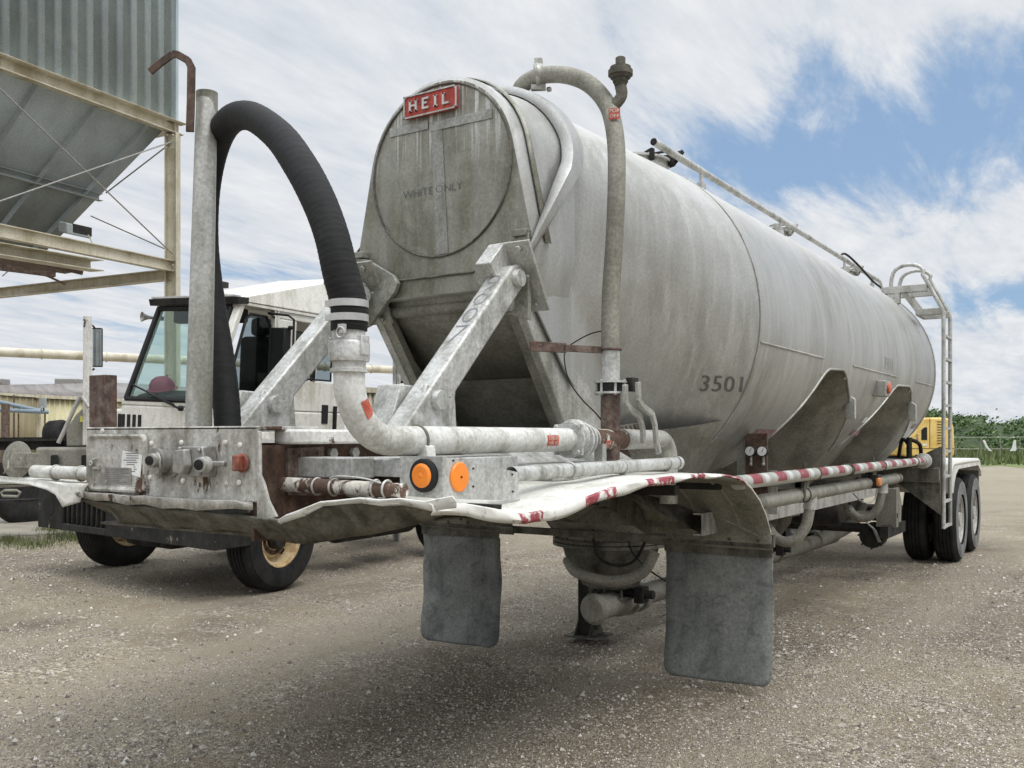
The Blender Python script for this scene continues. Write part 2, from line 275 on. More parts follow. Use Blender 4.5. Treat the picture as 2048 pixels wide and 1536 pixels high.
# ------------------------------------------------------------------ mesh builder
roots = {}
class MB:
    def __init__(s): s.v = []; s.f = []
    def add(s, vs, fs):
        o = len(s.v); s.v += [V(p) for p in vs]; s.f += [tuple(i + o for i in f) for f in fs]; return s
    def box(s, x0, x1, y0, y1, z0, z1):
        return s.add([(x0, y0, z0), (x1, y0, z0), (x1, y1, z0), (x0, y1, z0), (x0, y0, z1), (x1, y0, z1), (x1, y1, z1), (x0, y1, z1)],
                     [(0, 3, 2, 1), (4, 5, 6, 7), (0, 1, 5, 4), (1, 2, 6, 5), (2, 3, 7, 6), (3, 0, 4, 7)])
    def obox(s, c, a, b, w):
        c, a, b, w = V(c), V(a), V(b), V(w)
        p = [c - a - b - w, c + a - b - w, c + a + b - w, c - a + b - w, c - a - b + w, c + a - b + w, c + a + b + w, c - a + b + w]
        return s.add(p, [(0, 3, 2, 1), (4, 5, 6, 7), (0, 1, 5, 4), (1, 2, 6, 5), (2, 3, 7, 6), (3, 0, 4, 7)])
    def beam(s, p0, p1, w, h, up=(0, 0, 1)):
        p0, p1 = V(p0), V(p1); d = (p1 - p0); t = d.normalized(); side = t.cross(V(up))
        if side.length < 1e-3: side = t.cross(V((1, 0, 0)))
        side.normalize(); n = side.cross(t).normalized()
        return s.obox((p0 + p1) / 2, d / 2, side * w / 2, n * h / 2)
    def channel(s, p0, p1, w, h, t=.012, up=(0, 0, 1), ibeam=False):
        """C or I section: h along up, w sideways"""
        p0, p1 = V(p0), V(p1); T = (p1 - p0).normalized(); side = T.cross(V(up)).normalized(); n = side.cross(T).normalized()
        o = V((0, 0, 0)) if ibeam else side * (w / 2 - t / 2)
        s.beam(p0 + o, p1 + o, t, h - 2 * t, n)
        s.beam(p0 + n * (h - t) / 2, p1 + n * (h - t) / 2, w, t, n); s.beam(p0 - n * (h - t) / 2, p1 - n * (h - t) / 2, w, t, n)
        return s
    def rings(s, rs, cap0=True, cap1=True, closed=False):
        n = len(rs[0]); o = len(s.v); k = len(rs)
        for r in rs: s.v += [V(p) for p in r]
        for i in range(k if closed else k - 1):
            a, b = o + i * n, o + ((i + 1) % k) * n
            for j in range(n): s.f.append((a + j, a + (j + 1) % n, b + (j + 1) % n, b + j))
        if not closed:
            if cap0: s.f.append(tuple(o + j for j in reversed(range(n))))
            if cap1: s.f.append(tuple(o + (k - 1) * n + j for j in range(n)))
        return s
    def tube(s, pts, r, n=14, caps=True, closed=False, fn=None):
        pts = [V(p) for p in pts]; k = len(pts); rs = []
        up = None
        for i, p in enumerate(pts):
            if closed: t = pts[(i + 1) % k] - pts[i - 1]
            else: t = pts[min(i + 1, k - 1)] - pts[max(i - 1, 0)]
            t.normalize()
            if up is None:
                up = t.cross(V((0, 0, 1)))
                if up.length < .05: up = t.cross(V((1, 0, 0)))
                up.normalize()
            up = (up - t * up.dot(t)).normalized(); w = t.cross(up)
            rr = r[i] if hasattr(r, '__len__') else r
            ring = []
            for j in range(n):
                a = 2 * PI * j / n; q = rr * (fn(i, a) if fn else 1)
                ring.append(p + up * math.cos(a) * q + w * math.sin(a) * q)
            rs.append(ring)
        return s.rings(rs, caps, caps, closed)
    def cyl(s, p0, p1, r0, r1=None, n=20, caps=True):
        p0, p1 = V(p0), V(p1)
        return s.tube([p0, p1], [r0, r0 if r1 is None else r1], n, caps)
    def lathe(s, p0, axis, prof, n=28, caps=True):
        a = V(axis).normalized(); p0 = V(p0)
        return s.tube2(p0, a, prof, n, caps)
    def tube2(s, p0, a, prof, n, caps):
        up = a.cross(V((0, 0, 1)))
        if up.length < .05: up = a.cross(V((1, 0, 0)))
        up.normalize(); w = a.cross(up); rs = []
        for t, r in prof: rs.append([p0 + a * t + (up * math.cos(2 * PI * j / n) + w * math.sin(2 * PI * j / n)) * r for j in range(n)])
        return s.rings(rs, caps, caps)
    def torus(s, c, axis, Rr, r, n=32, m=8):
        a = V(axis).normalized(); up = a.cross(V((0, 0, 1)))
        if up.length < .05: up = a.cross(V((1, 0, 0)))
        up.normalize(); w = a.cross(up)
        return s.tube([V(c) + (up * math.cos(2 * PI * j / n) + w * math.sin(2 * PI * j / n)) * Rr for j in range(n)], r, m, closed=True)
    def prism(s, poly, vec):
        n = len(poly); vec = V(vec); a = [V(p) for p in poly]
        return s.add(a + [p + vec for p in a], [tuple(range(n))[::-1], tuple(range(n, 2 * n))] + [(i, (i + 1) % n, n + (i + 1) % n, n + i) for i in range(n)])
    def grid(s, rows):
        o = len(s.v); n = len(rows[0])
        for r in rows: s.v += [V(p) for p in r]
        for i in range(len(rows) - 1):
            for j in range(n - 1): a = o + i * n + j; s.f.append((a, a + 1, a + n + 1, a + n))
        return s
    def ball(s, c, r, n=12, m=8, sq=(1, 1, 1)):
        c = V(c); rs = []
        for i in range(1, m):
            t = PI * i / m
            rs.append([c + V((math.sin(t) * math.cos(2 * PI * j / n) * r * sq[0], math.sin(t) * math.sin(2 * PI * j / n) * r * sq[1], -math.cos(t) * r * sq[2])) for j in range(n)])
        return s.rings(rs)
    def bolt(s, c, axis, r=.012, h=.012): return s.tube2(V(c), V(axis).normalized(), [(0, r), (h, r)], 6, True)
    def build(s, name, mat, parent=None, bevel=0, solid=0, angle=38, sub=0):
        root = parent
        while root is not None and root.parent is not None: root = root.parent
        inv = roots[root].inverted() if root is not None else None
        vs = [inv @ p for p in s.v] if inv is not None else s.v
        me = bpy.data.meshes.new(name); me.from_pydata([tuple(p) for p in vs], [], s.f)
        bm = bmesh.new(); bm.from_mesh(me); bmesh.ops.recalc_face_normals(bm, faces=bm.faces); bm.to_mesh(me); bm.free()
        me.polygons.foreach_set('use_smooth', [True] * len(me.polygons)); me.set_sharp_from_angle(angle=R(angle)); me.update()
        me.materials.append(mat)
        o = bpy.data.objects.new(name, me); col.objects.link(o)
        if parent is not None: o.parent = parent
        if solid: md = o.modifiers.new('thickness', 'SOLIDIFY'); md.thickness = solid; md.offset = 0
        if bevel: md = o.modifiers.new('edge', 'BEVEL'); md.width = bevel; md.segments = 2; md.limit_method = 'ANGLE'; md.angle_limit = R(40)
        return o
def empty(name, loc=(0, 0, 0), rot=(0, 0, 0), label=None, cat=None, group=None):
    o = bpy.data.objects.new(name, None); col.objects.link(o); o.location = loc; o.rotation_euler = rot
    o.empty_display_size = .2
    roots[o] = Matrix.Translation(V(loc)) @ __import__('mathutils').Euler(rot).to_matrix().to_4x4()
    if label: tag(o, label, cat, group)
    return o
def tag(o, label=None, cat=None, group=None, kind=None):
    for k, x in (('label', label), ('category', cat), ('group', group), ('kind', kind)):
        if x: o[k] = x
    return o
def copy_part(o, parent, off=None):
    c = o.copy(); col.objects.link(c); c.parent = parent
    if off is not None: c.location = V(o.location) + V(off)
    for ch in list(o.children): copy_part(ch, c)
    return c
def arc(c, a, b, r, t0, t1, n=8):                             # points on an arc in the plane of unit vectors a, b
    return [V(c) + V(a) * math.cos(t0 + (t1 - t0) * i / n) * r + V(b) * math.sin(t0 + (t1 - t0) * i / n) * r for i in range(n + 1)]
def spline(pts, n=10):
    pts = [V(p) for p in pts]; out = []
    for i in range(len(pts) - 1):
        p0 = pts[max(i - 1, 0)]; p1 = pts[i]; p2 = pts[i + 1]; p3 = pts[min(i + 2, len(pts) - 1)]
        for j in range(n):
            t = j / n
            out.append(.5 * ((2 * p1) + (p2 - p0) * t + (2 * p0 - 5 * p1 + 4 * p2 - p3) * t * t + (3 * p1 - p0 - 3 * p2 + p3) * t ** 3))
    return out + [pts[-1]]
def interp(x, tab):
    if x <= tab[0][0]: return tab[0][1]
    for (a, b), (c, d) in zip(tab, tab[1:]):
        if x <= c: return b + (d - b) * (x - a) / (c - a)
    return tab[-1][1]
def text_verts(s, spacing=1.0, offset=0):
    cu = bpy.data.curves.new('lettering', 'FONT'); cu.body = s; cu.size = 1; cu.space_character = spacing; cu.offset = offset; cu.resolution_u = 3
    o = bpy.data.objects.new('lettering', cu); col.objects.link(o); bpy.context.view_layer.update()
    me = bpy.data.meshes.new_from_object(o.evaluated_get(bpy.context.evaluated_depsgraph_get()))
    vs = [tuple(v.co) for v in me.vertices]; fs = [tuple(p.vertices) for p in me.polygons]
    bpy.data.objects.remove(o); bpy.data.curves.remove(cu); bpy.data.meshes.remove(me)
    xs = [v[0] for v in vs]; ys = [v[1] for v in vs]
    return vs, fs, min(xs), max(xs), min(ys), max(ys)
def add_text(mb, s, fn, spacing=1.0, offset=0, cuts=0):
    """letters laid in a unit frame: fn(x, y) with x, y in 0..1 gives the point on the real surface"""
    vs, fs, x0, x1, y0, y1 = text_verts(s, spacing, offset)
    bm = bmesh.new(); bv = [bm.verts.new(v) for v in vs]
    for f in fs:
        try: bm.faces.new([bv[i] for i in f])
        except ValueError: pass
    for k in range(1, cuts):
        for (co, no) in (((0, y0 + (y1 - y0) * k / cuts, 0), (0, 1, 0)), ((x0 + (x1 - x0) * k / cuts, 0, 0), (1, 0, 0))):
            bmesh.ops.bisect_plane(bm, geom=bm.verts[:] + bm.edges[:] + bm.faces[:], plane_co=co, plane_no=no)
    bm.verts.index_update()
    mb.add([fn((v.co.x - x0) / (x1 - x0), (v.co.y - y0) / (y1 - y0)) for v in bm.verts], [tuple(v.index for v in f.verts) for f in bm.faces])
    bm.free(); return mb
X = V((1, 0, 0)); Y = V((0, 1, 0)); Z = V((0, 0, 1))

# ------------------------------------------------------------------ ground, grass, bank
def ground_z(x, y):
    """the yard is level round the trailer and rises a hand's breadth towards the slab on the left"""
    t = (-7.6 - x) / 1.6; t = max(0, min(1, t)); t = t * t * (3 - 2 * t)
    return .125 * t * max(0, min(1, (y - 1) / 3))
def ground():
    xs = sorted(set([-1500, -700, -300, -140, -80, -50, -35, -25] + [-18 + i * .4 for i in range(66)] + [10, 14, 20, 35, 60, 120, 300, 700, 1500]))
    ys = sorted(set([-600, -100, -20] + [-4 + i * .4 for i in range(56)] + [20, 25, 32, 45, 70, 120, 300, 700, 1800]))
    mb = MB(); mb.grid([[(x, y, ground_z(x, y)) for x in xs] for y in ys])
    M = Mat('gravel_yard', .95)
    vo = M.N.new('ShaderNodeTexVoronoi'); vo.inputs['Scale'].default_value = 44; M.L.new(M.mapping((1, 1, 1)), vo.inputs['Vector'])
    vo2 = M.N.new('ShaderNodeTexVoronoi'); vo2.inputs['Scale'].default_value = 135; M.L.new(M.mapping((1, 1, 1), loc=(2, 5, 0)), vo2.inputs['Vector'])
    sp = M.N.new('ShaderNodeSeparateColor'); M.L.new(vo.outputs['Color'], sp.inputs[0])
    sp2 = M.N.new('ShaderNodeSeparateColor'); M.L.new(vo2.outputs['Color'], sp2.inputs[0])
    stones = M.ramp(sp.outputs[0], [(0, (0.120, 0.102, 0.084)), (.28, (0.248, 0.213, 0.175)), (.6, (0.368, 0.323, 0.262)), (.84, (0.448, 0.398, 0.327)), (.93, (0.624, 0.587, 0.517))])
    fines = M.ramp(sp2.outputs[0], [(0, (0.150, 0.125, 0.093)), (.5, (0.295, 0.249, 0.187)), (1, (0.410, 0.354, 0.272))])
    big = M.noise(.32, 6, .6, dist=.8); mid = M.noise(1.7, 6, .65, loc=(4, 2, 0))
    tr = M.noise(.85, 5, .55, (1.0, .13, 1), .35, (7, 3, 0))            # wheel tracks run along the trailer
    c = M.mix(M.ramp(mid, [(.38, 0), (.6, 1)]), stones, fines)
    tone = M.mix(M.ramp(big, [(.38, 0), (.62, 1)]), (.66, .64, .60), (1.18, 1.15, 1.06))
    c = M.mix(1, c, tone, 'MULTIPLY')
    c = M.mix(M.math('MULTIPLY', M.ramp(tr, [(.47, 0), (.58, 1)]), .65), c, (0.369, 0.321, 0.236))
    damp = M.noise(.8, 5, .6, (1, .5, 1), .4, (1, 9, 0))
    c = M.mix(M.math('MULTIPLY', M.ramp(damp, [(.58, 0), (.7, 1)]), .5), c, M.mix(.5, c, (0.129, 0.118, 0.091)))
    # paler, dustier yard further off
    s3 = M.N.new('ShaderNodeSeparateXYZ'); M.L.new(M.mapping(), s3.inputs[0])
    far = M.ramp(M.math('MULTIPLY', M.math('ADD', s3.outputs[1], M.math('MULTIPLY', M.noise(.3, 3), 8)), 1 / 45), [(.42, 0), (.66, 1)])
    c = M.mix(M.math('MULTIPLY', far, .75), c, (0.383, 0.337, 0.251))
    M.color(c)
    h = M.math('ADD', M.math('MULTIPLY', M.math('SUBTRACT', 1, vo.outputs['Distance']), 1.0), M.math('MULTIPLY', M.math('SUBTRACT', 1, vo2.outputs['Distance']), .6))
    h = M.math('ADD', h, M.math('MULTIPLY', M.noise(6, 5), 1.2)); M.bump(h, 1.0, .02)
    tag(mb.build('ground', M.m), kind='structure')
ground()
def pebbles():
    mb = MB(); rnd = random.Random(3)
    octa = [(1, 0, 0), (0, 1, 0), (-1, 0, 0), (0, -1, 0), (0, 0, .6), (0, 0, -.4)]
    fc = [(0, 1, 4), (1, 2, 4), (2, 3, 4), (3, 0, 4), (1, 0, 5), (2, 1, 5), (3, 2, 5), (0, 3, 5)]
    for i in range(120000):
        d = 2.5 * (5.5 ** (rnd.random() ** .9)); a = R(-33 + rnd.uniform(-37, 37))
        x, y = math.sin(a) * d, math.cos(a) * d
        if mnoise.noise(V((x * .8, y * .45, 3.3))) + .35 * mnoise.noise(V((x * 3, y * 3, 1.3))) < rnd.uniform(-.55, .25): continue
        s = rnd.uniform(.004, .0095) * (rnd.uniform(1.5, 2.8) if rnd.random() < (.10 if mnoise.noise(V((x * .6, y * .6, 8))) > .05 else .02) else 1) * (1 + d * .03)
        rot = rnd.uniform(0, 6.28); ca, sa = math.cos(rot), math.sin(rot); k = rnd.uniform(.6, 1)
        mb.add([(x + (p[0] * ca - p[1] * k * sa) * s, y + (p[0] * sa + p[1] * k * ca) * s, ground_z(x, y) + p[2] * s + s * .1) for p in octa], fc)
    M = Mat('loose_stones', .85)
    g = M.N.new('ShaderNodeNewGeometry')
    M.color(M.ramp(g.outputs['Random Per Island'], [(0, (.10, .085, .075)), (.3, (.22, .19, .16)), (.65, (.37, .33, .275)), (.9, (.50, .465, .40)), (1, (.68, .65, .58))]))
    tag(mb.build('gravel', M.m), 'loose small stones scattered over the packed gravel yard', 'gravel', kind='stuff')
pebbles()
def leaf_mat(name, a, b, c):
    M = Mat(name, .6); g = M.N.new('ShaderNodeNewGeometry')
    M.color(M.ramp(g.outputs['Random Per Island'], [(0, a), (.5, b), (1, c)])); M.b.inputs['Subsurface Weight'].default_value = 0
    return M.m
def far_side():
    M = Mat('rough_grass', .95)
    c = M.ramp(M.noise(.8, 6, .7), [(.3, (.09, .12, .035)), (.55, (.16, .19, .065)), (.75, (.26, .26, .12))]); M.color(c); M.bump(M.noise(8, 4), .8, .1)
    mb = MB(); rows = []
    for i in range(41):
        u = 1560 + i * 28; k = 1.8 * math.sin(i * 1.7) + 1.0 * math.sin(i * .63)
        rows.append([pd(u, 873 + 1.53 * 1900 / (48 + k), 48 + k), pd(u, 873 + 1.53 * 1900 / 80, 80)])
    mb.grid([[V((p.x, p.y, .004)) for p in r] for r in rows]); tag(mb.build('grass_verge', M.m), kind='structure')
    # earth bank
    rows = []
    for i in range(61):
        u = 1560 + i * 20
        hh = 3.3 + .35 * math.sin(i * .5) + .25 * math.sin(i * 1.37) + .2 * math.sin(i * 2.9)
        if u > 1990: hh -= .15
        rows.append([V((pd(u, 873, d).x, pd(u, 873, d).y, z)) for d, z in ((66, -.1), (68, .8), (71, hh * .62), (75, hh * .9), (80, hh * .85), (95, hh * .5))])
    Mb = Mat('bank_soil_under_brush', .95); Mb.color(Mb.ramp(Mb.noise(1.2, 6, .7), [(.3, (.02, .035, .012)), (.7, (.055, .085, .03))]))
    mb = MB(); mb.grid(rows); tag(mb.build('bank', Mb.m), kind='structure')
    rnd = random.Random(11); mb = MB()
    for cl in range(900):
        i = rnd.uniform(0, 59.9); k = int(i); fr = rnd.random(); seg = rnd.choice((0, 0, 1, 1, 2, 2, 3)); t = rnd.random()
        a = rows[k][seg].lerp(rows[k][seg + 1], t); b = rows[k + 1][seg].lerp(rows[k + 1][seg + 1], t); p = a.lerp(b, fr)
        rr = rnd.uniform(.35, .9); tall = rnd.uniform(.5, 1.0)
        for j in range(26):
            q = p + V((rnd.gauss(0, rr * .55), rnd.gauss(0, rr * .55), abs(rnd.gauss(0, rr * .32 * tall))))
            s = rnd.uniform(.07, .17); n = V((rnd.gauss(0, 1), rnd.gauss(0, 1), rnd.gauss(0, 1) + .6)).normalized(); u = n.orthogonal().normalized(); w = n.cross(u)
            mb.add([q - u * s, q + w * s * .6, q + u * s, q - w * s * .6], [(0, 1, 2, 3)])
    tag(mb.build('brush', leaf_mat('brush_leaves', (.03, .065, .016), (.07, .135, .033), (.14, .21, .055))), 'green brush covering the earth bank beyond the fence', 'bushes', kind='stuff')
    mb = MB()
    for j in range(9000):
        u = rnd.uniform(1600, 2500); d = rnd.uniform(50, 66); p = pd(u, 873, d); p.z = 0
        if rnd.random() > (d - 46) / 20: continue
        h = rnd.uniform(.15, .5) * (1 + (d - 50) / 14); a = rnd.uniform(0, 6.28); w = V((math.cos(a), math.sin(a), 0)) * rnd.uniform(.05, .14)
        mb.add([p - w, p + w, p + w * .2 + V((rnd.gauss(0, .1), rnd.gauss(0, .1), h))], [(0, 1, 2)])
    tag(mb.build('tall_grass', leaf_mat('weed_leaves', (.05, .08, .02), (.10, .14, .04), (.2, .22, .08))), 'tall rough weeds growing along the foot of the green bank', 'grass', kind='stuff')
    # near tufts on the left, beside the tractor bumper
    mb = MB()
    for (cx, cy, n, sx, sy) in ((150, 1078, 900, 75, 9), (215, 1066, 900, 55, 8), (60, 1092, 500, 60, 8), (20, 1085, 300, 30, 6), (110, 1062, 300, 40, 4)):
        c = pz(cx, cy, .1)
        for j in range(n):
            p = pz(cx + rnd.gauss(0, sx * .5), cy + rnd.gauss(0, sy * .6), .12); p.z = ground_z(p.x, p.y) - .005
            h = rnd.uniform(.03, .12); a = rnd.uniform(0, 6.28); w = V((math.cos(a), math.sin(a), 0)) * .005
            mb.add([p - w, p + w, p + V((rnd.gauss(0, .03), rnd.gauss(0, .03), h))], [(0, 1, 2)])
    tag(mb.build('grass_tufts', leaf_mat('tuft_leaves', (.05, .075, .018), (.09, .12, .03), (.2, .19, .08))), 'low green grass tufts in the gravel by the black bumper', 'grass', kind='stuff')
    # concrete slab at far left
    M = Mat('old_concrete', .9); M.color(M.ramp(M.noise(1.5, 6, .6), [(.3, (.2, .18, .14)), (.7, (.33, .3, .24))]))
    mb = MB(); q = [pz(-260, 1085, .13), pz(150, 1066, .13), pz(230, 1020, .13), pz(160, 965, .13), pz(-500, 960, .13)]
    mb.prism([V((p.x, p.y, .05)) for p in q], (0, 0, .083)); tag(mb.build('slab', M.m), kind='structure')
far_side()
# ------------------------------------------------------------------ the dry bulk tank trailer
C = -3.05
TR = empty('tank_trailer', (C, 7, 0), label='large grey aluminium dry bulk tank trailer with red nameplate and looped black hose', cat='tank trailer')
NOTCH = [(4.45, 1.88), (4.65, 1.70), (5.2, 1.24), (5.6, 1.2), (6.5, 1.2), (6.66, 1.34), (7.42, 2.05), (7.98, 2.07), (8.12, 1.97),
         (8.43, 1.82), (8.62, 1.67), (8.85, 1.48), (9.05, 1.36), (9.12, 1.4), (9.25, 1.56), (9.6, 1.80), (10.0, 2.04), (10.74, 2.06),
         (10.88, 1.95), (11.1, 1.86), (11.4, 1.70), (11.77, 1.49), (12.0, 1.4), (12.3, 1.5), (13.5, 2.2)]
ZMID = [(4.45, 1.86), (5.6, .8), (6.3, .8), (7.75, 2.05), (8.7, .8), (9.4, .8), (10.42, 2.04), (11.3, .8), (12.0, .8), (13.5, 2.19)]
def tank_dim(y):
    if y < 5.8: t = (y - 4.45) / 1.35; return .55 + .57 * t, 2.9 - .62 * t, max(0, 1 - t) ** .8
    if y > 12.1: t = (y - 12.1) / 1.4; return 1.12 - .5 * t, 2.28 + .45 * t, min(1, t)
    return 1.12, 2.28, 0
def half_section(y):
    r, zc, w = tank_dim(y); zs = sum(interp(y + k * .035, NOTCH) for k in (-3, -2, -1, 0, 1, 2, 3)) / 7; pts = []
    for i in range(17):
        a = PI / 2 * i / 16; pts.append((math.sin(a) * r, zc + math.cos(a) * r))
    for i in range(1, 15):
        z = zc + (zs - zc) * i / 14; xc = math.sqrt(max(r * r - (z - zc) ** 2, 0.0)); xs = r * (1 - .14 * i / 14)
        pts.append((w * xs + (1 - w) * xc, z))
    return pts
def shell_x(y, z):
    s = half_section(y)
    for (a, za), (b, zb) in zip(s[1:], s[2:]):
        if zb <= z <= za: return a + (b - a) * (za - z) / (za - zb + 1e-9)
    return s[-1][0]
def hit(u, v):
    r = ray(u, v); d = 3.5
    while d < 16:
        p = EYE + r * d
        if p.y > 4.46 and p.x < C + shell_x(p.y, p.z): return p
        d += .01
    return p
def build_tank():
    ys = [4.45 + i * (13.5 - 4.45) / 260 for i in range(261)]
    mb = MB(); rows = []
    for y in ys:
        h = half_section(y); rows.append([V((C - x, y, z)) for x, z in reversed(h[1:])] + [V((C + x, y, z)) for x, z in h])
    mb.grid(rows); shell = mb.build('tank_shell', m_shell, TR, angle=60)
    mb = MB(); rows = []
    for y in ys:
        xs, zs = half_section(y)[-1]; zm = min(interp(y, ZMID), zs)
        rows.append([V((C + xs * t, y, zm + (zs - zm) * abs(t) ** 1.5)) for t in [k / 8 for k in range(-8, 9)]])
    mb.grid(rows); mb.build('slope_sheet', m_slope, TR, angle=50)
    for k, (yc, ra, z0) in enumerate(((5.95, .91, 1.66), (9.05, .60, 1.32), (11.65, .60, 1.32))):
        mb = MB(); tl = .13 if k == 0 else 0; rg = [[V((C + math.cos(a) * r_ * (1 + .1 * tl * math.sin(a)), yc + math.sin(a) * r_, z_ + tl * math.sin(a) * w_)) for a in [q_ * PI / 20 for q_ in range(40)]] for r_, z_, w_ in ((ra, z0, 1), ((ra + .36) / 2, (z0 + .8) / 2, .5), (.36, .8, 0))]; mb.rings(rg, False, False)
        hp = mb.build('hopper_cone', m_slope, TR)
        mb = MB(); mb.lathe((C, yc, .83), (0, 0, -1), [(0, .35), (0, .405), (.022, .405), (.022, .38), (.03, .38), (.03, .405), (.052, .405), (.052, .35)], 40, False)
        mb.lathe((C, yc, .79), (0, 0, -1), [(0, .345), (.1, .315), (.22, .225), (.29, .2), (.29, .0)], 36, False)
        for j in range(16): a = j * PI / 8; mb.bolt((C + math.cos(a) * .393, yc + math.sin(a) * .393, .832), Z)
        mb.build('outlet_flange', m_underbody, TR)
        # butterfly valve and discharge tee
        mb = MB()
        for zz in (.50, .425): mb.lathe((C, yc, zz), (0, 0, -1), [(0, .06), (0, .165), (.018, .165), (.018, .06)], 28, False)
        for j in range(8): a = j * PI / 4 + .2; mb.cyl((C + math.cos(a) * .15, yc + math.sin(a) * .15, .50), (C + math.cos(a) * .15, yc + math.sin(a) * .15, .41), .011, n=6)
        mb.build('valve_flange', m_underbody, TR)
        mb = MB(); mb.cyl((C, yc, .485), (C, yc, .425), .105); mb.cyl((C, yc, .45), (C + .33, yc, .45), .03); mb.box(C + .2, C + .27, yc - .05, yc + .05, .39, .50)
        mb.build('valve_body', m_dark, TR, bevel=.004)
        mb = MB(); mb.tube([(C, yc, .42), (C, yc, .36)], .085, 18); mb.build('drop_pipe', m_underbody, TR)
    # discharge pipe the length of the trailer, with clamps
    mb = MB(); mb.cyl((C + .04, 5.72, .37), (C, 11.9, .31), .080, n=22); mb.build('discharge_pipe', m_slope, TR)
    mb = MB(); mb.lathe((C + .04, 5.60, .372), (0, 1, 0), [(0, 0), (0, .08), (.03, .105), (.05, .105), (.07, .07), (.1, .085), (.35, .088), (.37, .102), (.42, .102), (.42, .08)], 26)
    mb.tube([(C + .06, 5.72, .26), (C + .12, 5.72, .235), (C + .17, 5.76, .26)], .008, 8)
    mb.build('end_cap_coupling', m_slope, TR)
    for y in (6.15, 6.3, 7.6, 9.5, 10.9): mb = MB(); mb.lathe((C + .02, y, .355), (0, 1, 0), [(0, .085), (0, .107), (.05, .107), (.05, .085)], 24, False); mb.box(C + .07, C + .13, y - .01, y + .06, .32, .38); mb.build('pipe_clamp', m_slope, TR)
    # seams
    def seam(name, y, off=.002, w=.0045, zmin=-9):
        mb = MB(); h = [p for p in half_section(y) if p[1] > zmin]
        mb.tube([V((C - x * (1 + off), y, z)) for x, z in reversed(h[1:])] + [V((C + x * (1 + off), y, z)) for x, z in h], w, 5); mb.build(name, m_alu, TR)
    seam('weld_seam', 5.8); seam('weld_seam', 12.08, w=.012)
    for a, b in ((5.83, 7.3), (8.2, 9.95), (10.95, 12.05)):
        mb = MB(); mb.tube([(C + shell_x(a + (b - a) * i / 12, 2.12) + .001, a + (b - a) * i / 12, 2.12) for i in range(13)], .008, 6); mb.build('side_seam', m_alu, TR)
    for ya, yb in ((7.30, 7.02), (8.10, 8.35), (9.98, 9.8), (10.82, 10.98)):       # hopper stiffener ridges fading up the shell
        mb = MB(); rows = []
        for i in range(25):
            z = 2.0 + i * .05; y = ya + (yb - ya) * (i / 24) ** 1.3; x = shell_x(y, min(z, 3.3)); k = (1 - i / 24)
            rows.append([V((C + x - .004, y - .05 - .03 * k, z)), V((C + x + .006 * k, y - .012, z)), V((C + x + .006 * k, y + .012, z)), V((C + x - .004, y + .05 + .03 * k, z))])
        mb.grid(rows); mb.build('stiffener_ridge', m_shell, TR, angle=80)
    # rolled edge along the valley cut-outs on the visible side
    for a, b in ((6.62, 9.05), (9.14, 11.9)):
        mb = MB(); pts = []; n = 60
        for i in range(n + 1):
            y = a + (b - a) * i / n; x, z = half_section(y)[-1]; pts.append((C + x + .003, y, z))
        mb.tube(pts, .009, 6); mb.build('valley_edge', m_alu, TR)
    # number on the shell
    mb = MB(); y0, y1 = hit(1394, 768).y, hit(1488, 768).y; zn = hit(1440, 784).z; hn = hit(1440, 752).z - zn
    def wrap(zb, h, ya, yb, lean=0):
        def f(x, y): Yq = ya + (yb - ya) * x + lean * y; z = zb + h * y; return V((C + shell_x(Yq, z) + .006, Yq, z))
        return f
    add_text(mb, '3501', wrap(zn, hn, y0 + .03, y1, -.03), 1.05, 0, 8); mb.build('number_lettering', m_stencil, TR)
    mb = MB(); add_text(mb, '3501', wrap(2.17, .11, 9.35, 9.72), 1.0, -.01, 5); mb.build('number_lettering', m_tapegrey, TR)
    # reflective tape scraps
    for (ya, yb, za, h, mt) in ((hit(1503, 868).y, hit(1545, 866).y, hit(1520, 874).z, .05, m_fadedtape), (hit(1496, 884).y, hit(1514, 884).y, hit(1505, 889).z, .035, m_sticker), (9.22, 9.36, 1.66, .05, m_whiteplain), (9.12, 9.3, 1.54, .05, m_fadedtape), (11.75, 11.95, 1.62, .05, m_fadedtape)):
        mb = MB(); f = wrap(za, h, ya, yb, .03); mb.grid([[f(i / 6, j / 2) for i in range(7)] for j in range(3)]); mb.build('reflective_tape', mt, TR)
    # marker lamp box on the side
    y0 = 9.25; xs = C + shell_x(y0, 1.98)
    mb = MB(); mb.prism([(xs - .02, y0 - .1, 1.9), (xs + .09, y0 - .1, 1.9), (xs + .1, y0 - .1, 2.04), (xs - .02, y0 - .1, 2.05)], (0, .2, 0)); lb = mb.build('lamp_box', m_alu, TR, bevel=.006)
    mb = MB(); mb.lathe((xs + .098, y0, 1.975), (1, 0, 0), [(0, .05), (.014, .05), (.024, .03), (.028, 0)], 20)
    mb.build('red_lens', m_redlens, lb)
    for yy, zz in ((8.4, 1.78), (10.95, 1.80)):
        x = C + shell_x(yy, zz); mb = MB(); mb.prism([(x - .03, yy, zz - .1), (x + .05, yy, zz - .1), (x + .05, yy, zz + .07), (x - .03, yy, zz + .13)], (0, .05, 0)); mb.build('bracket_plate', m_alu, TR, bevel=.004)
    # top rail, posts, manhole hardware
    mb = MB(); rx, rz = -2.6, 3.4475; mb.tube([(rx, 5.68, rz), (rx, 12.3, rz)], .024, 14, False); mb.tube([(rx, 12.3, rz), (rx, 12.38, rz - .02), (rx, 12.42, rz - .08)], .02, 10); rail = mb.build('top_hand_rail', m_galv, TR)
    mb = MB(); mb.tube([(rx, 5.68, rz), (rx, 5.7, rz)], .018, 14); mb.build('rail_bore', m_black, rail)
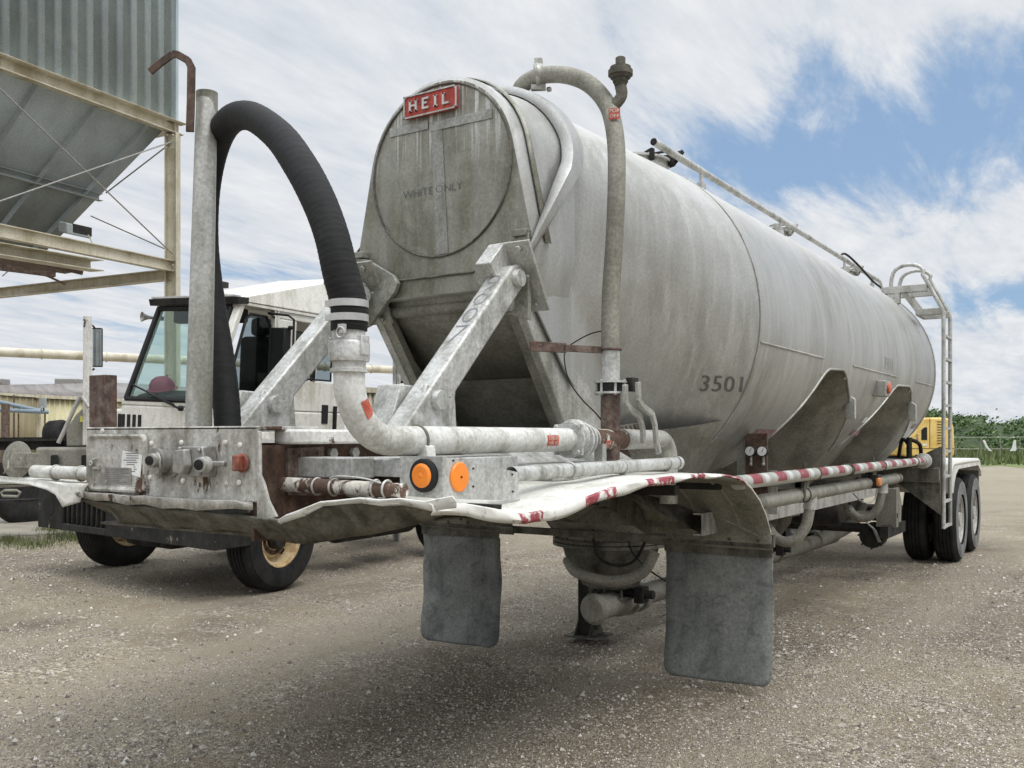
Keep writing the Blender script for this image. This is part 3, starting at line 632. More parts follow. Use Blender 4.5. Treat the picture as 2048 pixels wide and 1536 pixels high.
    for y in (6.5, 8.35, 10.6, 11.9): mb = MB(); mb.cyl((rx, y, 3.27), (rx, y, rz), .014, n=8); mb.obox((rx, y, 3.33), (.02, 0, 0), (0, .035, 0), (0, 0, .03)); mb.build('rail_post', m_galv, TR)
    for y in (6.05, 8.75, 11.35):
        mb = MB(); mb.lathe((-2.95, y, 3.36), (0, 0, 1), [(0, .27), (.07, .27), (.07, .29), (.085, .29), (.085, .2), (.12, .1), (.12, 0)], 32)
        mb.build('manhole_lid', m_galv, TR)
        mb = MB()
        for a in (0.2, 1.3, 2.4, 3.6, 4.7, 5.7):
            cx, cy = -2.95 + math.cos(a) * .29, y + math.sin(a) * .29
            mb.box(cx - .015, cx + .015, cy - .015, cy + .015, 3.40, 3.475); mb.beam((cx, cy, 3.475), (cx - math.cos(a) * .1, cy - math.sin(a) * .1, 3.47), .018, .014)
        mb.beam((-3.15, y, 3.49), (-2.64, y, 3.49), .02, .014); mb.beam((-2.66, y + .05, 3.40), (-2.62, y + .13, 3.51), .05, .03)
        mb.build('lid_latch', m_dark if y < 7 else m_alu, TR, bevel=.003)
    mb = MB(); mb.tube(spline([(-2.6, 10.35, 3.43), (-2.58, 10.55, 3.5), (-2.52, 10.9, 3.42), (-2.46, 11.3, 3.30), (-2.45, 11.9, 3.27), (-2.45, 12.35, 3.26)], 6), .012, 8); mb.build('vent_hose', m_dark, TR)
build_tank()

def outline(r, zc, hx, hz, bx, bz, y, n=22):
    """keyhole outline from bottom right over the circle to bottom left"""
    pts = [(bx, bz), (hx, hz)]; D_ = math.hypot(hx, zc - hz); a0 = math.atan2(hz - zc, hx) + math.acos(min(1, r / D_))
    for i in range(n + 1):
        a = a0 + (PI - 2 * a0) * i / n; pts.append((math.cos(a) * r, zc + math.sin(a) * r))
    pts += [(-hx, hz), (-bx, bz)]
    return [V((C + x, y, z)) for x, z in pts]
def build_nose():
    A0 = outline(.468, 2.93, .575, 2.50, .50, 2.28, 3.985); A = outline(.49, 2.93, .592, 2.50, .512, 2.272, 4.0); B = outline(.495, 2.93, .597, 2.49, .52, 2.26, 4.08)
    D = outline(.50, 2.925, .58, 2.46, .51, 2.24, 4.25); E_ = outline(.553, 2.90, .553, 2.46, .50, 2.20, 4.45)
    mb = MB(); mb.rings([A0, A, B, D, E_], False, False); mb.build('nose_drum', m_shell, TR, angle=50)
    mb = MB(); mb.add(A0, [tuple(range(len(A0)))]); pl = mb.build('end_plate', m_endplate, TR)
    mb = MB(); pts = [(C + math.cos(a) * .452, 3.981, 2.93 + math.sin(a) * .452) for a in [k * PI / 32 for k in range(64)]]; mb.tube(pts, .006, 6, closed=True)
    mb.tube([(C - .3, 3.98, 2.375), (C + .3, 3.98, 2.375)], .006, 6); mb.build('rolled_groove', m_underbody, TR)
    # dark edge strip standing on the drum, and the broad pale collar behind it
    o1 = outline(.503, 2.93, .606, 2.50, .53, 2.3, 4.06)[1:-1]; o2 = outline(.512, 2.93, .612, 2.50, .53, 2.3, 4.09)[1:-1]; o3 = outline(.50, 2.93, .606, 2.50, .53, 2.3, 4.115)[1:-1]
    mb = MB(); k = slice(0, 11); mb.grid([o1[k], o2[k], o3[k]]); mb.grid([o1[-11:], o2[-11:], o3[-11:]]); mb.build('edge_strip', m_nose, TR, solid=.004)
    def lean(r, off):                                        # the collar leans forward below its waist and narrows down to the strut brackets
        out = []
        for p in outline(r, 2.905, .615, 2.40, .6, 2.2, 0, 34)[1:-1]:
            t = max(0, min(1, (3.12 - p.z) / .72)); k = t * t * (3 - 2 * t)
            out.append(V((C + (p.x - C) * (1 + (.60 / .615 * 0)) , 4.38 + off * (1 - .72 * k) - .52 * (.35 * t + .65 * t * t), p.z)))
        return out
    mb = MB(); mb.grid([lean(.545, .0), lean(.592, .035), lean(.598, .14), lean(.55, .17)]); mb.build('collar', m_shell, TR, solid=.004, angle=25)
    for s in (1, -1):
        mb = MB(); mb.prism([V((C + .515 * s, y_, z_)) for y_, z_ in ((4.02, 2.29), (4.05, 2.48), (4.2, 2.60), (4.5, 2.60), (4.52, 1.80), (4.42, 1.88))], (-.012 * s, 0, 0)); mb.build('side_gusset', m_shell, TR)
    # front slope sheet between the side beams, cross tube
    mb = MB(); mb.grid([[V((C - .46, y, z)), V((C + .46, y, z))] for y, z in ((4.02, 2.28), (4.12, 2.16), (4.45, 1.86))]); mb.build('front_slope_sheet', m_slope, TR, solid=.01)
    mb = MB(); mb.cyl((C - .45, 4.07, 2.22), (C + .45, 4.07, 2.22), .035); mb.build('cross_tube', m_slope, TR)
    for s in (1, -1):
        P = [px(1040, 604, C + .49), px(1062, 530, C + .49), px(1084, 510, C + .49), px(1206, 850, C + .49), px(1216, 885, C + .49), px(1144, 885, C + .49)]
        P = [V((C + s * (p.x - C), p.y, p.z)) for p in P]
        mb = MB(); mb.prism(P, (-.05 * s, 0, 0)); mb.build('side_beam', m_alu, TR, bevel=.006)
        P2 = [V((C + s * .445, p.y + .01, p.z)) for p in (P[0], P[5])]
        mb = MB(); mb.prism([P2[0], P2[0] + V((0, .06, 0)), P2[1] + V((0, .06, 0)), P2[1]], (-.06 * s, 0, 0)); mb.build('side_beam_flange', m_slope, TR)
    # red nameplate with its four raised letters
    f = lambda u, v: py(u, v, 3.975)
    q = [f(813, 240), f(918, 219), f(918, 172), f(813, 196)]
    zt, zb = (q[2].z + q[3].z) / 2, (q[0].z + q[1].z) / 2; x0, x1 = q[0].x, q[1].x
    yb, yf = 3.975, 3.955
    mb = MB(); mb.box(x0, x1, yf, yb, zb, zt); npl = mb.build('nameplate', m_red, TR, bevel=.004)
    mb = MB(); t = .007
    for a in ((x0, x1, zb, zb + t), (x0, x1, zt - t, zt), (x0, x0 + t, zb, zt), (x1 - t, x1, zb, zt)): mb.box(a[0], a[1], yf - .006, yf, a[2], a[3])
    mb.build('plate_rim', m_galv, npl)
    mb = MB(); W, H = x1 - x0, zt - zb; lh = H * .50; zb2 = zb + H * .25; st = H * .11; th = H * .085
    def bar(xa, xb, za, zc_): mb.box(x0 + W * 0 + xa, x0 + xb, yf - .010, yf, zb2 + za, zb2 + zc_)
    sh = th * .62
    cx = .115 * W; g = .115 * W
    bar(cx, cx + st, 0, lh); bar(cx + g, cx + g + st, 0, lh); bar(cx + st, cx + g, lh * .44, lh * .44 + th)
    for xx in (cx, cx + g):
        for zz in (0, lh - sh): bar(xx - st * .3, xx + st * 1.3, zz, zz + sh)
    mb.build('raised_letter', m_clamp, npl); mb = MB()
    cx = .365 * W
    bar(cx, cx + st, 0, lh); bar(cx + st, cx + .125 * W, 0, th); bar(cx + st, cx + .125 * W, lh - th, lh); bar(cx + st, cx + .095 * W, lh * .44, lh * .44 + th)
    mb.build('raised_letter', m_clamp, npl); mb = MB()
    cx = .60 * W
    bar(cx, cx + st, 0, lh); bar(cx - st * .5, cx + st * 1.5, 0, sh); bar(cx - st * .5, cx + st * 1.5, lh - sh, lh)
    mb.build('raised_letter', m_clamp, npl); mb = MB()
    cx = .745 * W
    bar(cx, cx + st, 0, lh); bar(cx + st, cx + .125 * W, 0, th); bar(cx - st * .35, cx + st * 1.35, lh - sh, lh)
    mb.build('raised_letter', m_clamp, npl)
    mb = MB()
    for a in (.03, .97):
        for b in (.1, .9): mb.bolt((x0 + W * a, yf, zb + H * b), (0, -1, 0), .006, .005)
    mb.build('rivets', m_ductile, npl)
    # strips of old tape and the ghosted stencil
    y = 3.982
    mb = MB(); mb.box(py(780, 265, y).x, py(856, 265, y).x, y - .003, y, py(780, 275, y).z, py(780, 258, y).z); mb.box(py(860, 240, y).x, py(984, 240, y).x, y - .003, y, py(984, 236, y).z, py(984, 217, y).z); mb.build('tape_strip', m_streak2, TR)
    mb = MB(); mb.prism([py(862, 255, y - .001), py(884, 250, y - .001), py(896, 505, y - .001), py(872, 510, y - .001)], (0, .002, 0)); mb.build('pale_streak', m_streak, TR)
    mb = MB(); a, b = py(806, 398, 3.98), py(924, 390, 3.98); add_text(mb, 'WHITE ONLY', lambda x, yy: V((a.x + (b.x - a.x) * x, 3.9805, a.z + .04 * yy)), 1.0, -.012); mb.build('stencil_lettering', m_stencil, TR)
    # struts, their pins, lugs and clevises
    for s in (1, -1):
        Xp = C + .5 * s; P0 = V((Xp, 3.24, 1.686)); P1 = V((Xp, 3.87, 2.296)); T = (P1 - P0).normalized(); Nn = V((0, -T.z, T.y))
        mb = MB(); b = P1 + T * .06; h, w = .066, .058
        poly = [P0 + Nn * h - T * .29, P0 + V((0, .10, -.15)), P0 + T * .13 - Nn * h, b - Nn * h - T * .05, b - Nn * .035 + T * .02, b + Nn * .03 + T * .02, b + Nn * h - T * .05]
        mb.prism([p - V((w, 0, 0)) for p in poly], (2 * w, 0, 0)); stt = mb.build('strut', m_galv, TR, bevel=.012)
        for P in (P0, P1):
            mb = MB(); mb.lathe(P + V((-.1, 0, 0)), (1, 0, 0), [(0, .043), (.18, .043), (.186, .04), (.186, 0)], 26); mb.bolt(P + V((.086, 0, 0)) + V((0, .05, .015)), (1, 0, 0), .006, .01); mb.build('pin', m_galv, stt)
        if s == 1:
            for k, (ch, t0, hh) in enumerate((('9', .70, .12), ('0', .59, .085), ('0', .46, .105), ('7', .31, .125))):
                mb = MB(); base = P0 + T * t0 + Nn * (h + .0015)
                add_text(mb, ch, lambda x, yy: base + V((-.036 + .072 * x, 0, 0)) + T * (hh * yy), 1, -.02); mb.build('strut_lettering', m_greystencil, stt)
        mb = MB(); z0 = 1.525; poly = [(3.06, z0), (3.15, 1.755), (3.35, 1.748), (3.37, z0)]
        mb.prism([V((Xp - .20, y_, z_)) for y_, z_ in poly], (.13, 0, 0)); mb.prism([V((Xp + .02, y_ + .04, z_)) for y_, z_ in poly], (.02, 0, 0))
        mb.build('base_lug', m_galv, TR, bevel=.006)
        mb = MB(); mb.box(Xp - .22, Xp + .13, 2.98, 3.72, 1.50, 1.522); mb.bolt((Xp + .1, 3.66, 1.522), Z, .015, .014); mb.build('base_pad', m_white, TR)
        cl = P1 + T * .0
        U = V((0, .524, -.852)); Nq = V((0, .852, .524))
        mb = MB(); mb.obox(cl + T * .02 + V((-.045, 0, 0)), T * .085, Nn * .145, V((.045, 0, 0))); mb.build('clevis', m_galv, TR, bevel=.006)
        pc = cl + V((.04, .085, .02)); mb = MB(); mb.obox(pc, Nq * .008, U * .185, V((.095, 0, 0)))
        for q in (-1, 1): mb.bolt(pc - Nq * .008 + U * .15 * q + V((.03, 0, 0)), -Nq, .018, .016)
        mb.build('bolted_plate', m_alu if s == 1 else m_nose, TR, bevel=.002)
        # triangular gusset plates reaching in over the end plate
        g = [(.58, 2.53), (.46, 2.50), (.28, 2.40), (.25, 2.355), (.27, 2.31), (.45, 2.14), (.58, 2.10)]
        mb = MB(); mb.prism([V((C + s * a, 3.94, b)) for a, b in g], (0, .03, 0)); mb.build('gusset', m_nose, TR, bevel=.004)
        mb = MB(); mb.box(C + s * .53 - .04, C + s * .53 + .04, 3.93, 3.985, 2.515, 2.55); mb.build('stop_block', m_nose, TR, bevel=.004)
build_nose()

def build_front_frame():
    YF = 2.29
    # hollow front box: face plate with socket gear
    mb = MB(); mb.box(C - .505, C + .5, YF, YF + .012, 1.30, 1.565); mb.box(C - .505, C + .5, YF, YF + .3, 1.553, 1.567); mb.box(C - .505, C - .49, YF + .012, YF + .5, 1.30, 1.553); mb.build('front_box', m_boxface, TR, bevel=.004)
    mb = MB()
    mb.box(C + .455, C + .470, YF + .012, 5.3, 1.16, 1.50); mb.box(C - .5, C - .485, YF + .5, 5.3, 1.2, 1.5); mb.build('frame_web', m_rust, TR)
    mb = MB(); mb.box(C + .44, C + .535, YF + .13, 5.3, 1.502, 1.556); mb.box(C - .53, C - .44, YF + .13, 5.3, 1.502, 1.556); mb.build('top_flange', m_white, TR, bevel=.01)
    mb = MB(); mb.box(C - .45, C + .45, YF + .3, 5.2, 1.46, 1.475); mb.build('deck_plate', m_underbody, TR)
    # corner post of the box, scraped
    mb = MB(); mb.prism([py(u, v, 2.285) for u, v in ((513, 862), (519, 862), (520, 950), (528, 968), (536, 1000), (553, 1034), (532, 1042), (513, 1040))], (0, .012, 0)); mb.build('corner_post', m_boxface, TR, bevel=.003)
    mb = MB(); x = C + .485
    P = [px(576, 897, x), px(648, 893, x), px(648, 992, x), px(576, 990, x)]; mb.prism(P, (-.014, 0, 0))
    for (a, b) in ((588, 905), (636, 905), (588, 980), (600, 912)): mb.bolt(px(a, b, x), X, .008, .008)
    mb.build('rust_plate', m_rustred, TR)
    mb = MB(); mb.box(C + .47, C + .75, 2.5, 2.62, 1.38, 1.455); mb.box(C + .47, C + .9, 2.62, 3.35, 1.385, 1.45); mb.build('side_beam_box', m_galv, TR, bevel=.006)
    for (u, v) in ((661, 907), (1008, 915), (705, 905)):
        mb = MB(); p = px(u, v, C + .472); mb.bolt(p, X, .022, .02); mb.build('bolt_head', m_alu, TR)
    # more rust showing under the long pipe
    mb = MB(); P = [px(940, 900, C + .5), px(985, 902, C + .5), px(985, 940, C + .5), px(940, 935, C + .5)]; mb.prism(P, (-.01, 0, 0)); mb.build('rust_plate', m_rustred, TR)
    mb = MB(); P = [px(990, 905, C + .52), px(1105, 905, C + .52), px(1110, 940, C + .52), px(990, 950, C + .52)]; mb.prism(P, (-.02, 0, 0)); mb.build('side_plate', m_alu, TR)
    # recessed panel at the left of the face
    y = YF - .002; a, b = py(180, 980, y), py(296, 868, y); x0, x1, z0, z1 = a.x, b.x, a.z, b.z
    def rr(x0, x1, z0, z1, r, y):
        o = []
        for cx, cz, t in ((x1 - r, z0 + r, -PI / 2), (x1 - r, z1 - r, 0), (x0 + r, z1 - r, PI / 2), (x0 + r, z0 + r, PI)):
            for k in range(6): o.append(V((cx + math.cos(t + k * PI / 10) * r, y, cz + math.sin(t + k * PI / 10) * r)))
        return o
    mb = MB(); mb.rings([rr(x0, x1, z0, z1, .03, y), rr(x0, x1, z0, z1, .03, y - .016), rr(x0 + .008, x1 - .008, z0 + .008, z1 - .008, .026, y - .018), rr(x0 + .020, x1 - .020, z0 + .020, z1 - .020, .022, y - .006)], False, True)
    pn = mb.build('document_panel', m_boxface, TR, angle=25)
    mb = MB(); w, h = x1 - x0, z1 - z0
    q = [(.60, .72), (.93, .64), (.90, .26), (.76, .30), (.76, .42), (.58, .42)]; mb.prism([V((x0 + a_ * w, y - .0075, z0 + b_ * h)) for a_, b_ in q], (0, .001, 0)); pap = mb.build('paper_label', m_paper, pn)
    mb = MB(); rnd = random.Random(5)
    for k in range(9):
        zz = z0 + h * (.66 - k * .038); xa = x0 + w * (.62 + rnd.random() * .06) + (w * .14 if k > 5 else 0); xb = x0 + w * (.80 + rnd.random() * .08)
        mb.box(xa, max(xb, xa + .01), y - .0085, y - .0077, zz, zz + .0028)
    mb.build('printed_lines', m_ink, pap)
    mb = MB(); mb.box(x0 + w * .29, x0 + w * .76, y - .0078, y - .006, z0 + h * .13, z0 + h * .42); dp = mb.build('data_plate', m_ductile, pn)
    mb = MB()
    for k in range(8): mb.box(x0 + w * .31, x0 + w * (.74 - .2 * rnd.random()), y - .0086, y - .0079, z0 + h * (.16 + k * .032), z0 + h * (.16 + k * .032) + .002)
    mb.build('printed_lines', m_ink, dp)
    mb = MB()
    for (a_, b_) in ((.42, .80), (.75, .78), (.83, .74), (.33, .17), (.86, .22), (.20, .45)): mb.bolt((x0 + a_ * w, y - .006, z0 + b_ * h), -Y, .006, .006)
    mb.tube([(x0 + .1 * w, y - .012, z0 + h * .55), (x0 + .2 * w, y - .016, z0 + h * .57)], .005, 8); mb.box(x0 + .1 * w, x0 + .22 * w, y - .014, y - .006, z0 + h * .38, z0 + h * .42); mb.torus((x0 + .08 * w, y - .015, z0 + h * .48), Y, .008, .004, 12, 5)
    mb.build('panel_fittings', m_alu, pn)
    # sockets: round spare lid, grey cast box, red one
    c = py(332, 922, y); mb = MB(); mb.lathe(c, (0, -1, 0), [(0, .045), (.03, .045), (.036, .05), (.05, .05), (.05, 0)], 24); mb.lathe(c + V((-.004, -.03, -.01)), V((-.5, -1, -.1)), [(0, .055), (.008, .055), (.008, 0)], 24)
    mb.lathe(c + V((.03, 0, -.01)), (0, -1, 0), [(0, .052), (.006, .052), (.008, .035)], 20)
    s1 = mb.build('gladhand_lid', m_ductile, TR); mb = MB(); d = c + V((.012, -.05, .004)); mb.lathe(d, (.25, -1, 0), [(0, .027), (.035, .025), (.036, .017)], 20); mb.build('lid_bush', m_galv, s1)
    mb = MB(); mb.lathe(d + V((.009, -.037, 0)), (.25, -1, 0), [(0, .017), (.004, .017), (.005, .006), (.006, 0)], 16); mb.build('rubber_bush', m_black, s1)
    c = py(405, 925, y); mb = MB(); mb.prism([c + V((-.055, 0, -.05)), c + V((.075, 0, -.05)), c + V((.085, 0, .0)), c + V((.07, 0, .06)), c + V((-.05, 0, .06)), c + V((-.062, 0, 0))], (0, -.06, 0))
    mb.prism([c + V((-.05, -.06, -.036)), c + V((.0, -.06, -.042)), c + V((.022, -.06, -.01)), c + V((.012, -.06, .05)), c + V((-.045, -.06, .045))], (-.008, -.028, 0))
    mb.box(c.x - .1, c.x - .04, c.y - .05, c.y - .02, c.z - .008, c.z + .01); mb.box(c.x + .03, c.x + .16, c.y - .04, c.y - .02, c.z - .012, c.z + .008)
    for a_, b_ in ((.06, .045), (.065, -.035), (-.045, .05)): mb.bolt(c + V((a_, -.06, b_)), -Y, .010, .01)
    s2 = mb.build('electrical_socket_box', m_ductile, TR, bevel=.006); mb = MB(); mb.lathe(c + V((.075, -.045, -.005)), (.2, -1, 0), [(0, .03), (.035, .026), (.036, .018)], 18); mb.build('lid_bush', m_galv, s2)
    mb = MB(); mb.lathe(c + V((.082, -.082, -.005)), (.2, -1, 0), [(0, .019), (.005, .019), (.006, .006), (.007, 0)], 16); mb.build('rubber_bush', m_black, s2)
    c = py(487, 926, y); mb = MB(); mb.lathe(c, (0, -1, 0), [(0, .034), (.012, .034), (.012, 0)], 20); mb.box(c.x - .022, c.x + .014, c.y - .035, c.y - .012, c.z - .028, c.z + .028); mb.build('red_gladhand', m_dullred, TR, bevel=.005)
    for (u, v) in ((303, 887), (363, 885), (451, 885), (300, 955), (366, 962), (480, 890), (478, 965), (452, 968), (205, 862)): mb = MB(); mb.ball(py(u, v, y), .011, 10, 6, (1, .6, 1)); mb.build('dome_bolt', m_white, TR)
    # coupler plate: front lip and the battered skirt below it
    def strip(name, top, bot, mat, yt, yb, n=4, solid=.008):
        rows = []
        for i in range(len(top)):
            a = py(top[i][0], top[i][1], yt); b = py(bot[i][0], bot[i][1], yb); rows.append([a.lerp(b, t / n) + V((0, .012 * math.sin(t / n * PI) * (1 if i % 2 else -.5), 0)) for t in range(n + 1)])
        mb = MB(); mb.grid(rows); return mb.build(name, mat, TR, solid=solid, angle=25)
    mb = MB(); rows = []
    for (u, v, dv) in ((150, 986, 1), (185, 988, 6), (220, 990, 4), (255, 994, 9), (290, 994, 7), (325, 998, 12), (360, 999, 10), (395, 1001, 13), (430, 1003, 9), (470, 1004, 6), (505, 1010, 3)):
        a = py(u, v, 2.30); rows.append([a + V((0, .0, .006)), py(u, v, 2.235) + V((0, 0, 0)), py(u + (8 if u < 200 else 0), v + 7 + dv, 2.238 + .01 * math.sin(u))])
    mb.grid(rows); mb.build('front_lip', m_boxface, TR, solid=.008, angle=20)
    strip('coupler_skirt', [(160, 996), (200, 1003), (240, 1008), (300, 1014), (350, 1020), (400, 1021), (440, 1028), (480, 1030), (515, 1036), (562, 1040)], [(213, 1021), (228, 1030), (241, 1046), (290, 1051), (331, 1059), (372, 1058), (410, 1065), (450, 1063), (500, 1070), (595, 1086)], m_underbody, 2.26, 2.36)
    strip('coupler_skirt', [(562, 1042), (575, 1034), (600, 1024), (640, 1008), (700, 1003), (760, 1005), (820, 1006), (862, 1008)], [(594, 1085), (615, 1088), (650, 1082), (700, 1073), (745, 1068), (800, 1056), (860, 1040), (905, 1020)], m_underbody, 2.27, 2.36)
    strip('torn_lip', [(556, 1040), (572, 1030), (600, 1020), (640, 1004), (675, 1001), (720, 996), (760, 1000), (800, 997), (850, 1003), (905, 992)], [(562, 1048), (586, 1040), (610, 1032), (648, 1012), (680, 1009), (724, 1006), (766, 1012), (810, 1010), (862, 1022), (912, 1016)], m_lip, 2.245, 2.255, 2, .006)
    mb = MB(); mb.grid([[V((C + x, y_, z_)) for x in (-.5, 0, .48)] for y_, z_ in ((2.35, 1.175), (3.0, 1.16), (4.6, 1.16))]); mb.build('pickup_plate', m_underbody, TR, solid=.01)
    mb = MB(); mb.cyl((C, 3.35, 1.16), (C, 3.35, 1.06), .045); mb.build('king_pin', m_dark, TR)
    for y_ in (2.8, 3.6, 4.4, 5.0): mb = MB(); mb.box(C - 1.15, C + 1.15, y_, y_ + .05, 1.235, 1.285); mb.build('cross_member', m_dark, TR)
    # deck wings and fenders (left and right)
    EDGE = [(2.24, 1.325), (2.42, 1.315), (2.6, 1.285), (2.75, 1.258), (2.95, 1.265), (3.15, 1.285), (3.45, 1.325), (3.75, 1.34), (4.05, 1.345), (4.4, 1.345), (4.7, 1.33), (4.92, 1.305), (5.1, 1.25), (5.25, 1.17), (5.36, 1.08), (5.44, .98), (5.48, .86)]
    INN = [(2.24, 1.335), (4.75, 1.335), (4.92, 1.31), (5.1, 1.25), (5.25, 1.17), (5.36, 1.08), (5.44, .98), (5.48, .86)]
    ysd = [2.24 + i * (4.9 - 2.24) / 46 for i in range(47)] + [4.95, 5.02, 5.1, 5.18, 5.25, 5.31, 5.36, 5.41, 5.44, 5.465, 5.48]
    for s in (1, -1):
        rows = []
        for y_ in ysd:
            ze = interp(y_, EDGE) if s == 1 else interp(y_, INN) + .012 * math.sin(y_ * 5); zi = interp(y_, INN)
            r = []
            for k in range(13):
                t = k / 12; t2 = t * t * (3 - 2 * t); wv = .006 * math.sin(y_ * 9 + t * 5) * math.sin(t * PI) * (1 if y_ < 4.9 else 0)
                r.append(V((C + s * (.5 + .80 * t), max(y_, 2.26 + .42 * (1 - t) ** 1.5), zi + (ze - zi) * t2 + wv)))
            rows.append(r)
        mb = MB(); mb.grid(rows); mb.build('deck_fender', m_deck, TR, solid=.006, angle=60)
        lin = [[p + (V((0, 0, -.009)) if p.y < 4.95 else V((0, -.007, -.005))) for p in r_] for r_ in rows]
        mb = MB(); mb.grid([r_[:] for r_ in lin]); mb.build('fender_underside_shade', m_slope, TR, solid=.004, angle=60)  # added darker sheet: the underside's dirt and shade put into its colour
        rows = []
        for y_ in ysd:
            if y_ > 5.05: break
            ze = interp(y_, EDGE) if s == 1 else interp(y_, INN) + .012 * math.sin(y_ * 5); dp_ = .034 * min(1, max(.2, (5.15 - y_) / 1.6)) + .006 * math.sin(y_ * 13)
            rows.append([V((C + s * 1.296, y_, ze + .004)), V((C + s * 1.306, y_, ze)), V((C + s * (1.31 + .006 * math.sin(y_ * 17)), y_, ze - dp_ * .6)), V((C + s * 1.304, y_, ze - dp_))])
        mb = MB(); mb.grid(rows); mb.build('rolled_edge', m_lip, TR, solid=.005, angle=60)
        mb = MB(); mb.beam((C + s * .8, 5.3, 1.16), (C + s * 1.29, 5.46, .92), .004, .012)
        for k in range(3): xx = C + s * (.62 + k * .25); mb.tube([(xx, y_, interp(y_, INN) - .012) for y_ in (4.7, 4.92, 5.1, 5.25, 5.36, 5.44)], .010, 6)
        mb.build('fender_stiffener', m_slope, TR)
        mb = MB(); mb.prism([V((C + s * .5, 5.05, 1.24)), V((C + s * .5, 4.5, 1.28)), V((C + s * .5, 5.42, .93)), V((C + s * .5, 5.42, 1.05))], (.02 * s, 0, 0)); mb.prism([V((C + s * .72, 5.2, 1.16)), V((C + s * .62, 4.7, 1.26)), V((C + s * .9, 5.4, .94)), V((C + s * .98, 5.4, 1.02))], (0, .02, 0)); mb.build('fender_brace', m_underbody, TR)
        # flap and its clamp bars
        xa, xb = C + s * .62, C + s * 1.3
        mb = MB(); lo, hi = min(xa, xb), max(xa, xb)
        mb.box(lo - .012, hi + .012, 5.455, 5.485, .885, .955); mb.box(lo - .012, hi + .012, 5.44, 5.49, .952, .96); mb.build('flap_bracket', m_underbody, TR)
        mb = MB(); mb.box(lo, hi, 5.468, 5.476, .82, .885); mb.box(lo, hi, 5.455, 5.48, .878, .887)
        for k in range(4): mb.bolt((lo + .08 + k * (hi - lo - .16) / 3, 5.455, .92), -Y, .012, .01)
        mb.build('clamp_bar', m_underbody, TR)
        rows = []; n = 44
        for j in range(n + 1):
            z_ = .822 - (.822 - (.06 if s == 1 else .055)) * j / n; ins = 0
            dz = (z_ - .055)
            if dz < .07: ins = .07 - math.sqrt(max(0, .07 ** 2 - (.07 - dz) ** 2))
            rows.append([V((lo + .004 + ins + (hi - lo - .008 - 2 * ins) * k / 10, 5.485 + .022 * math.sin(j / n * PI) * (.5 + k / 10 * .6) - .035 * (j / n) ** 2 + .007 * math.sin(k * .9 + j * .3), z_ + (.012 * (k / 10 - .5) * j / n))) for k in range(11)])
        mb = MB(); mb.grid(rows); mb.build('mud_flap', m_flap, TR, solid=.011, angle=60)
    mb = MB(); mb.tube([(C - .66, 5.47, .905), (C - .3, 5.475, .90), (C, 5.47, .902), (C + .3, 5.475, .893), (C + .66, 5.47, .915)], .004, 6)
    mb.box(C - .66, C + .64, 5.46, 5.468, .868, .915); mb.box(C - .66, C + .64, 5.435, 5.468, .912, .918); mb.build('flap_crossbar', m_underbody, TR)
    strip('bent_sheet', [(-40, 948), (20, 954), (60, 958), (95, 962), (125, 965), (150, 966), (176, 967)], [(-40, 962), (20, 966), (60, 970), (92, 979), (112, 990), (126, 1014), (160, 1004)], m_deck, 2.26, 2.25, 5, .006)
    # lamp panel and its two amber lamps
    xs = -1.95; a = px(885, 913, xs); b = px(1035, 944, xs); c = px(1040, 1001, xs); d = px(885, 998, xs)
    yq = a.y; e = py(800, 912, yq); f = py(800, 990, yq)
    mb = MB(); mb.prism([a, b, c, d], (-.006, 0, 0)); mb.prism([e, a, d, f], (0, .006, 0)); mb.box(a.x - .007, a.x + .001, yq - .001, yq + .008, d.z, a.z); lp = mb.build('lamp_panel', m_galv, TR)
    c1 = py(850, 951, yq - .001); mb = MB(); mb.lathe(c1, -Y, [(0, .058), (.012, .058), (.018, .052), (.02, .041)], 36); mb.build('rubber_grommet', m_black, lp)
    mb = MB(); mb.lathe(c1 + V((0, -.016, 0)), -Y, [(0, .042), (.004, .042), (.010, .036), (.012, .03), (.010, .024), (.012, .018), (.010, .012), (.013, .005), (.013, 0)], 36); mb.build('round_amber_lamp', m_orange, lp)
    c2 = px(918, 954, xs + .001); mb = MB(); mb.lathe(c2, X, [(0, .052), (.004, .052), (.008, .048), (.010, .03), (.010, 0)], 36); mb.build('oval_amber_reflector', m_orange, lp); mb = MB(); mb.bolt(c2 + V((.010, 0, 0)), X, .004, .003); 
    for u, v in ((946, 937), (1024, 949), (946, 973), (1025, 983), (906, 921)): mb.bolt(px(u, v, xs), X, .004, .004)
    mb.build('screw', m_black, lp)
    # conduits across the front on both wings
    mb = MB(); mb.tube([(C + .49, 2.42, 1.358), (C + .72, 2.42, 1.356), (C + 1.05, 2.42, 1.35)], .026, 16); cd = mb.build('lamp_conduit', m_rustpipe, TR)
    mb = MB(); 
    for xx in (.66, .74, .93, .98): mb.torus((C + xx, 2.42, 1.355), X, .028, .005, 20, 5)
    mb.tube(spline([(C + .74, 2.40, 1.385), (C + .8, 2.38, 1.395), (C + .9, 2.39, 1.39), (C + .97, 2.40, 1.375)], 5), .004, 6); mb.build('cable_tie', m_alu, cd)
    mb = MB(); mb.tube([(C - .5, 2.42, 1.37), (C - 1.1, 2.42, 1.372)], .029, 16); cd = mb.build('lamp_conduit', m_pipewhite, TR)
    for xx in (.56, .74, .93): mb = MB(); mb.torus((C - xx, 2.42, 1.37), X, .031, .005, 20, 5); mb.build('cable_tie', m_alu, cd)
    mb = MB(); g = py(38, 920, 2.5); mb.lathe(g, (.25, -1, .1), [(0, 0), (0, .082), (.012, .09), (.018, .06), (.018, .03), (.03, .028), (.03, 0)], 26); mb.box(g.x + .02, g.x + .14, g.y - .04, g.y + .02, g.z - .035, g.z + .035)
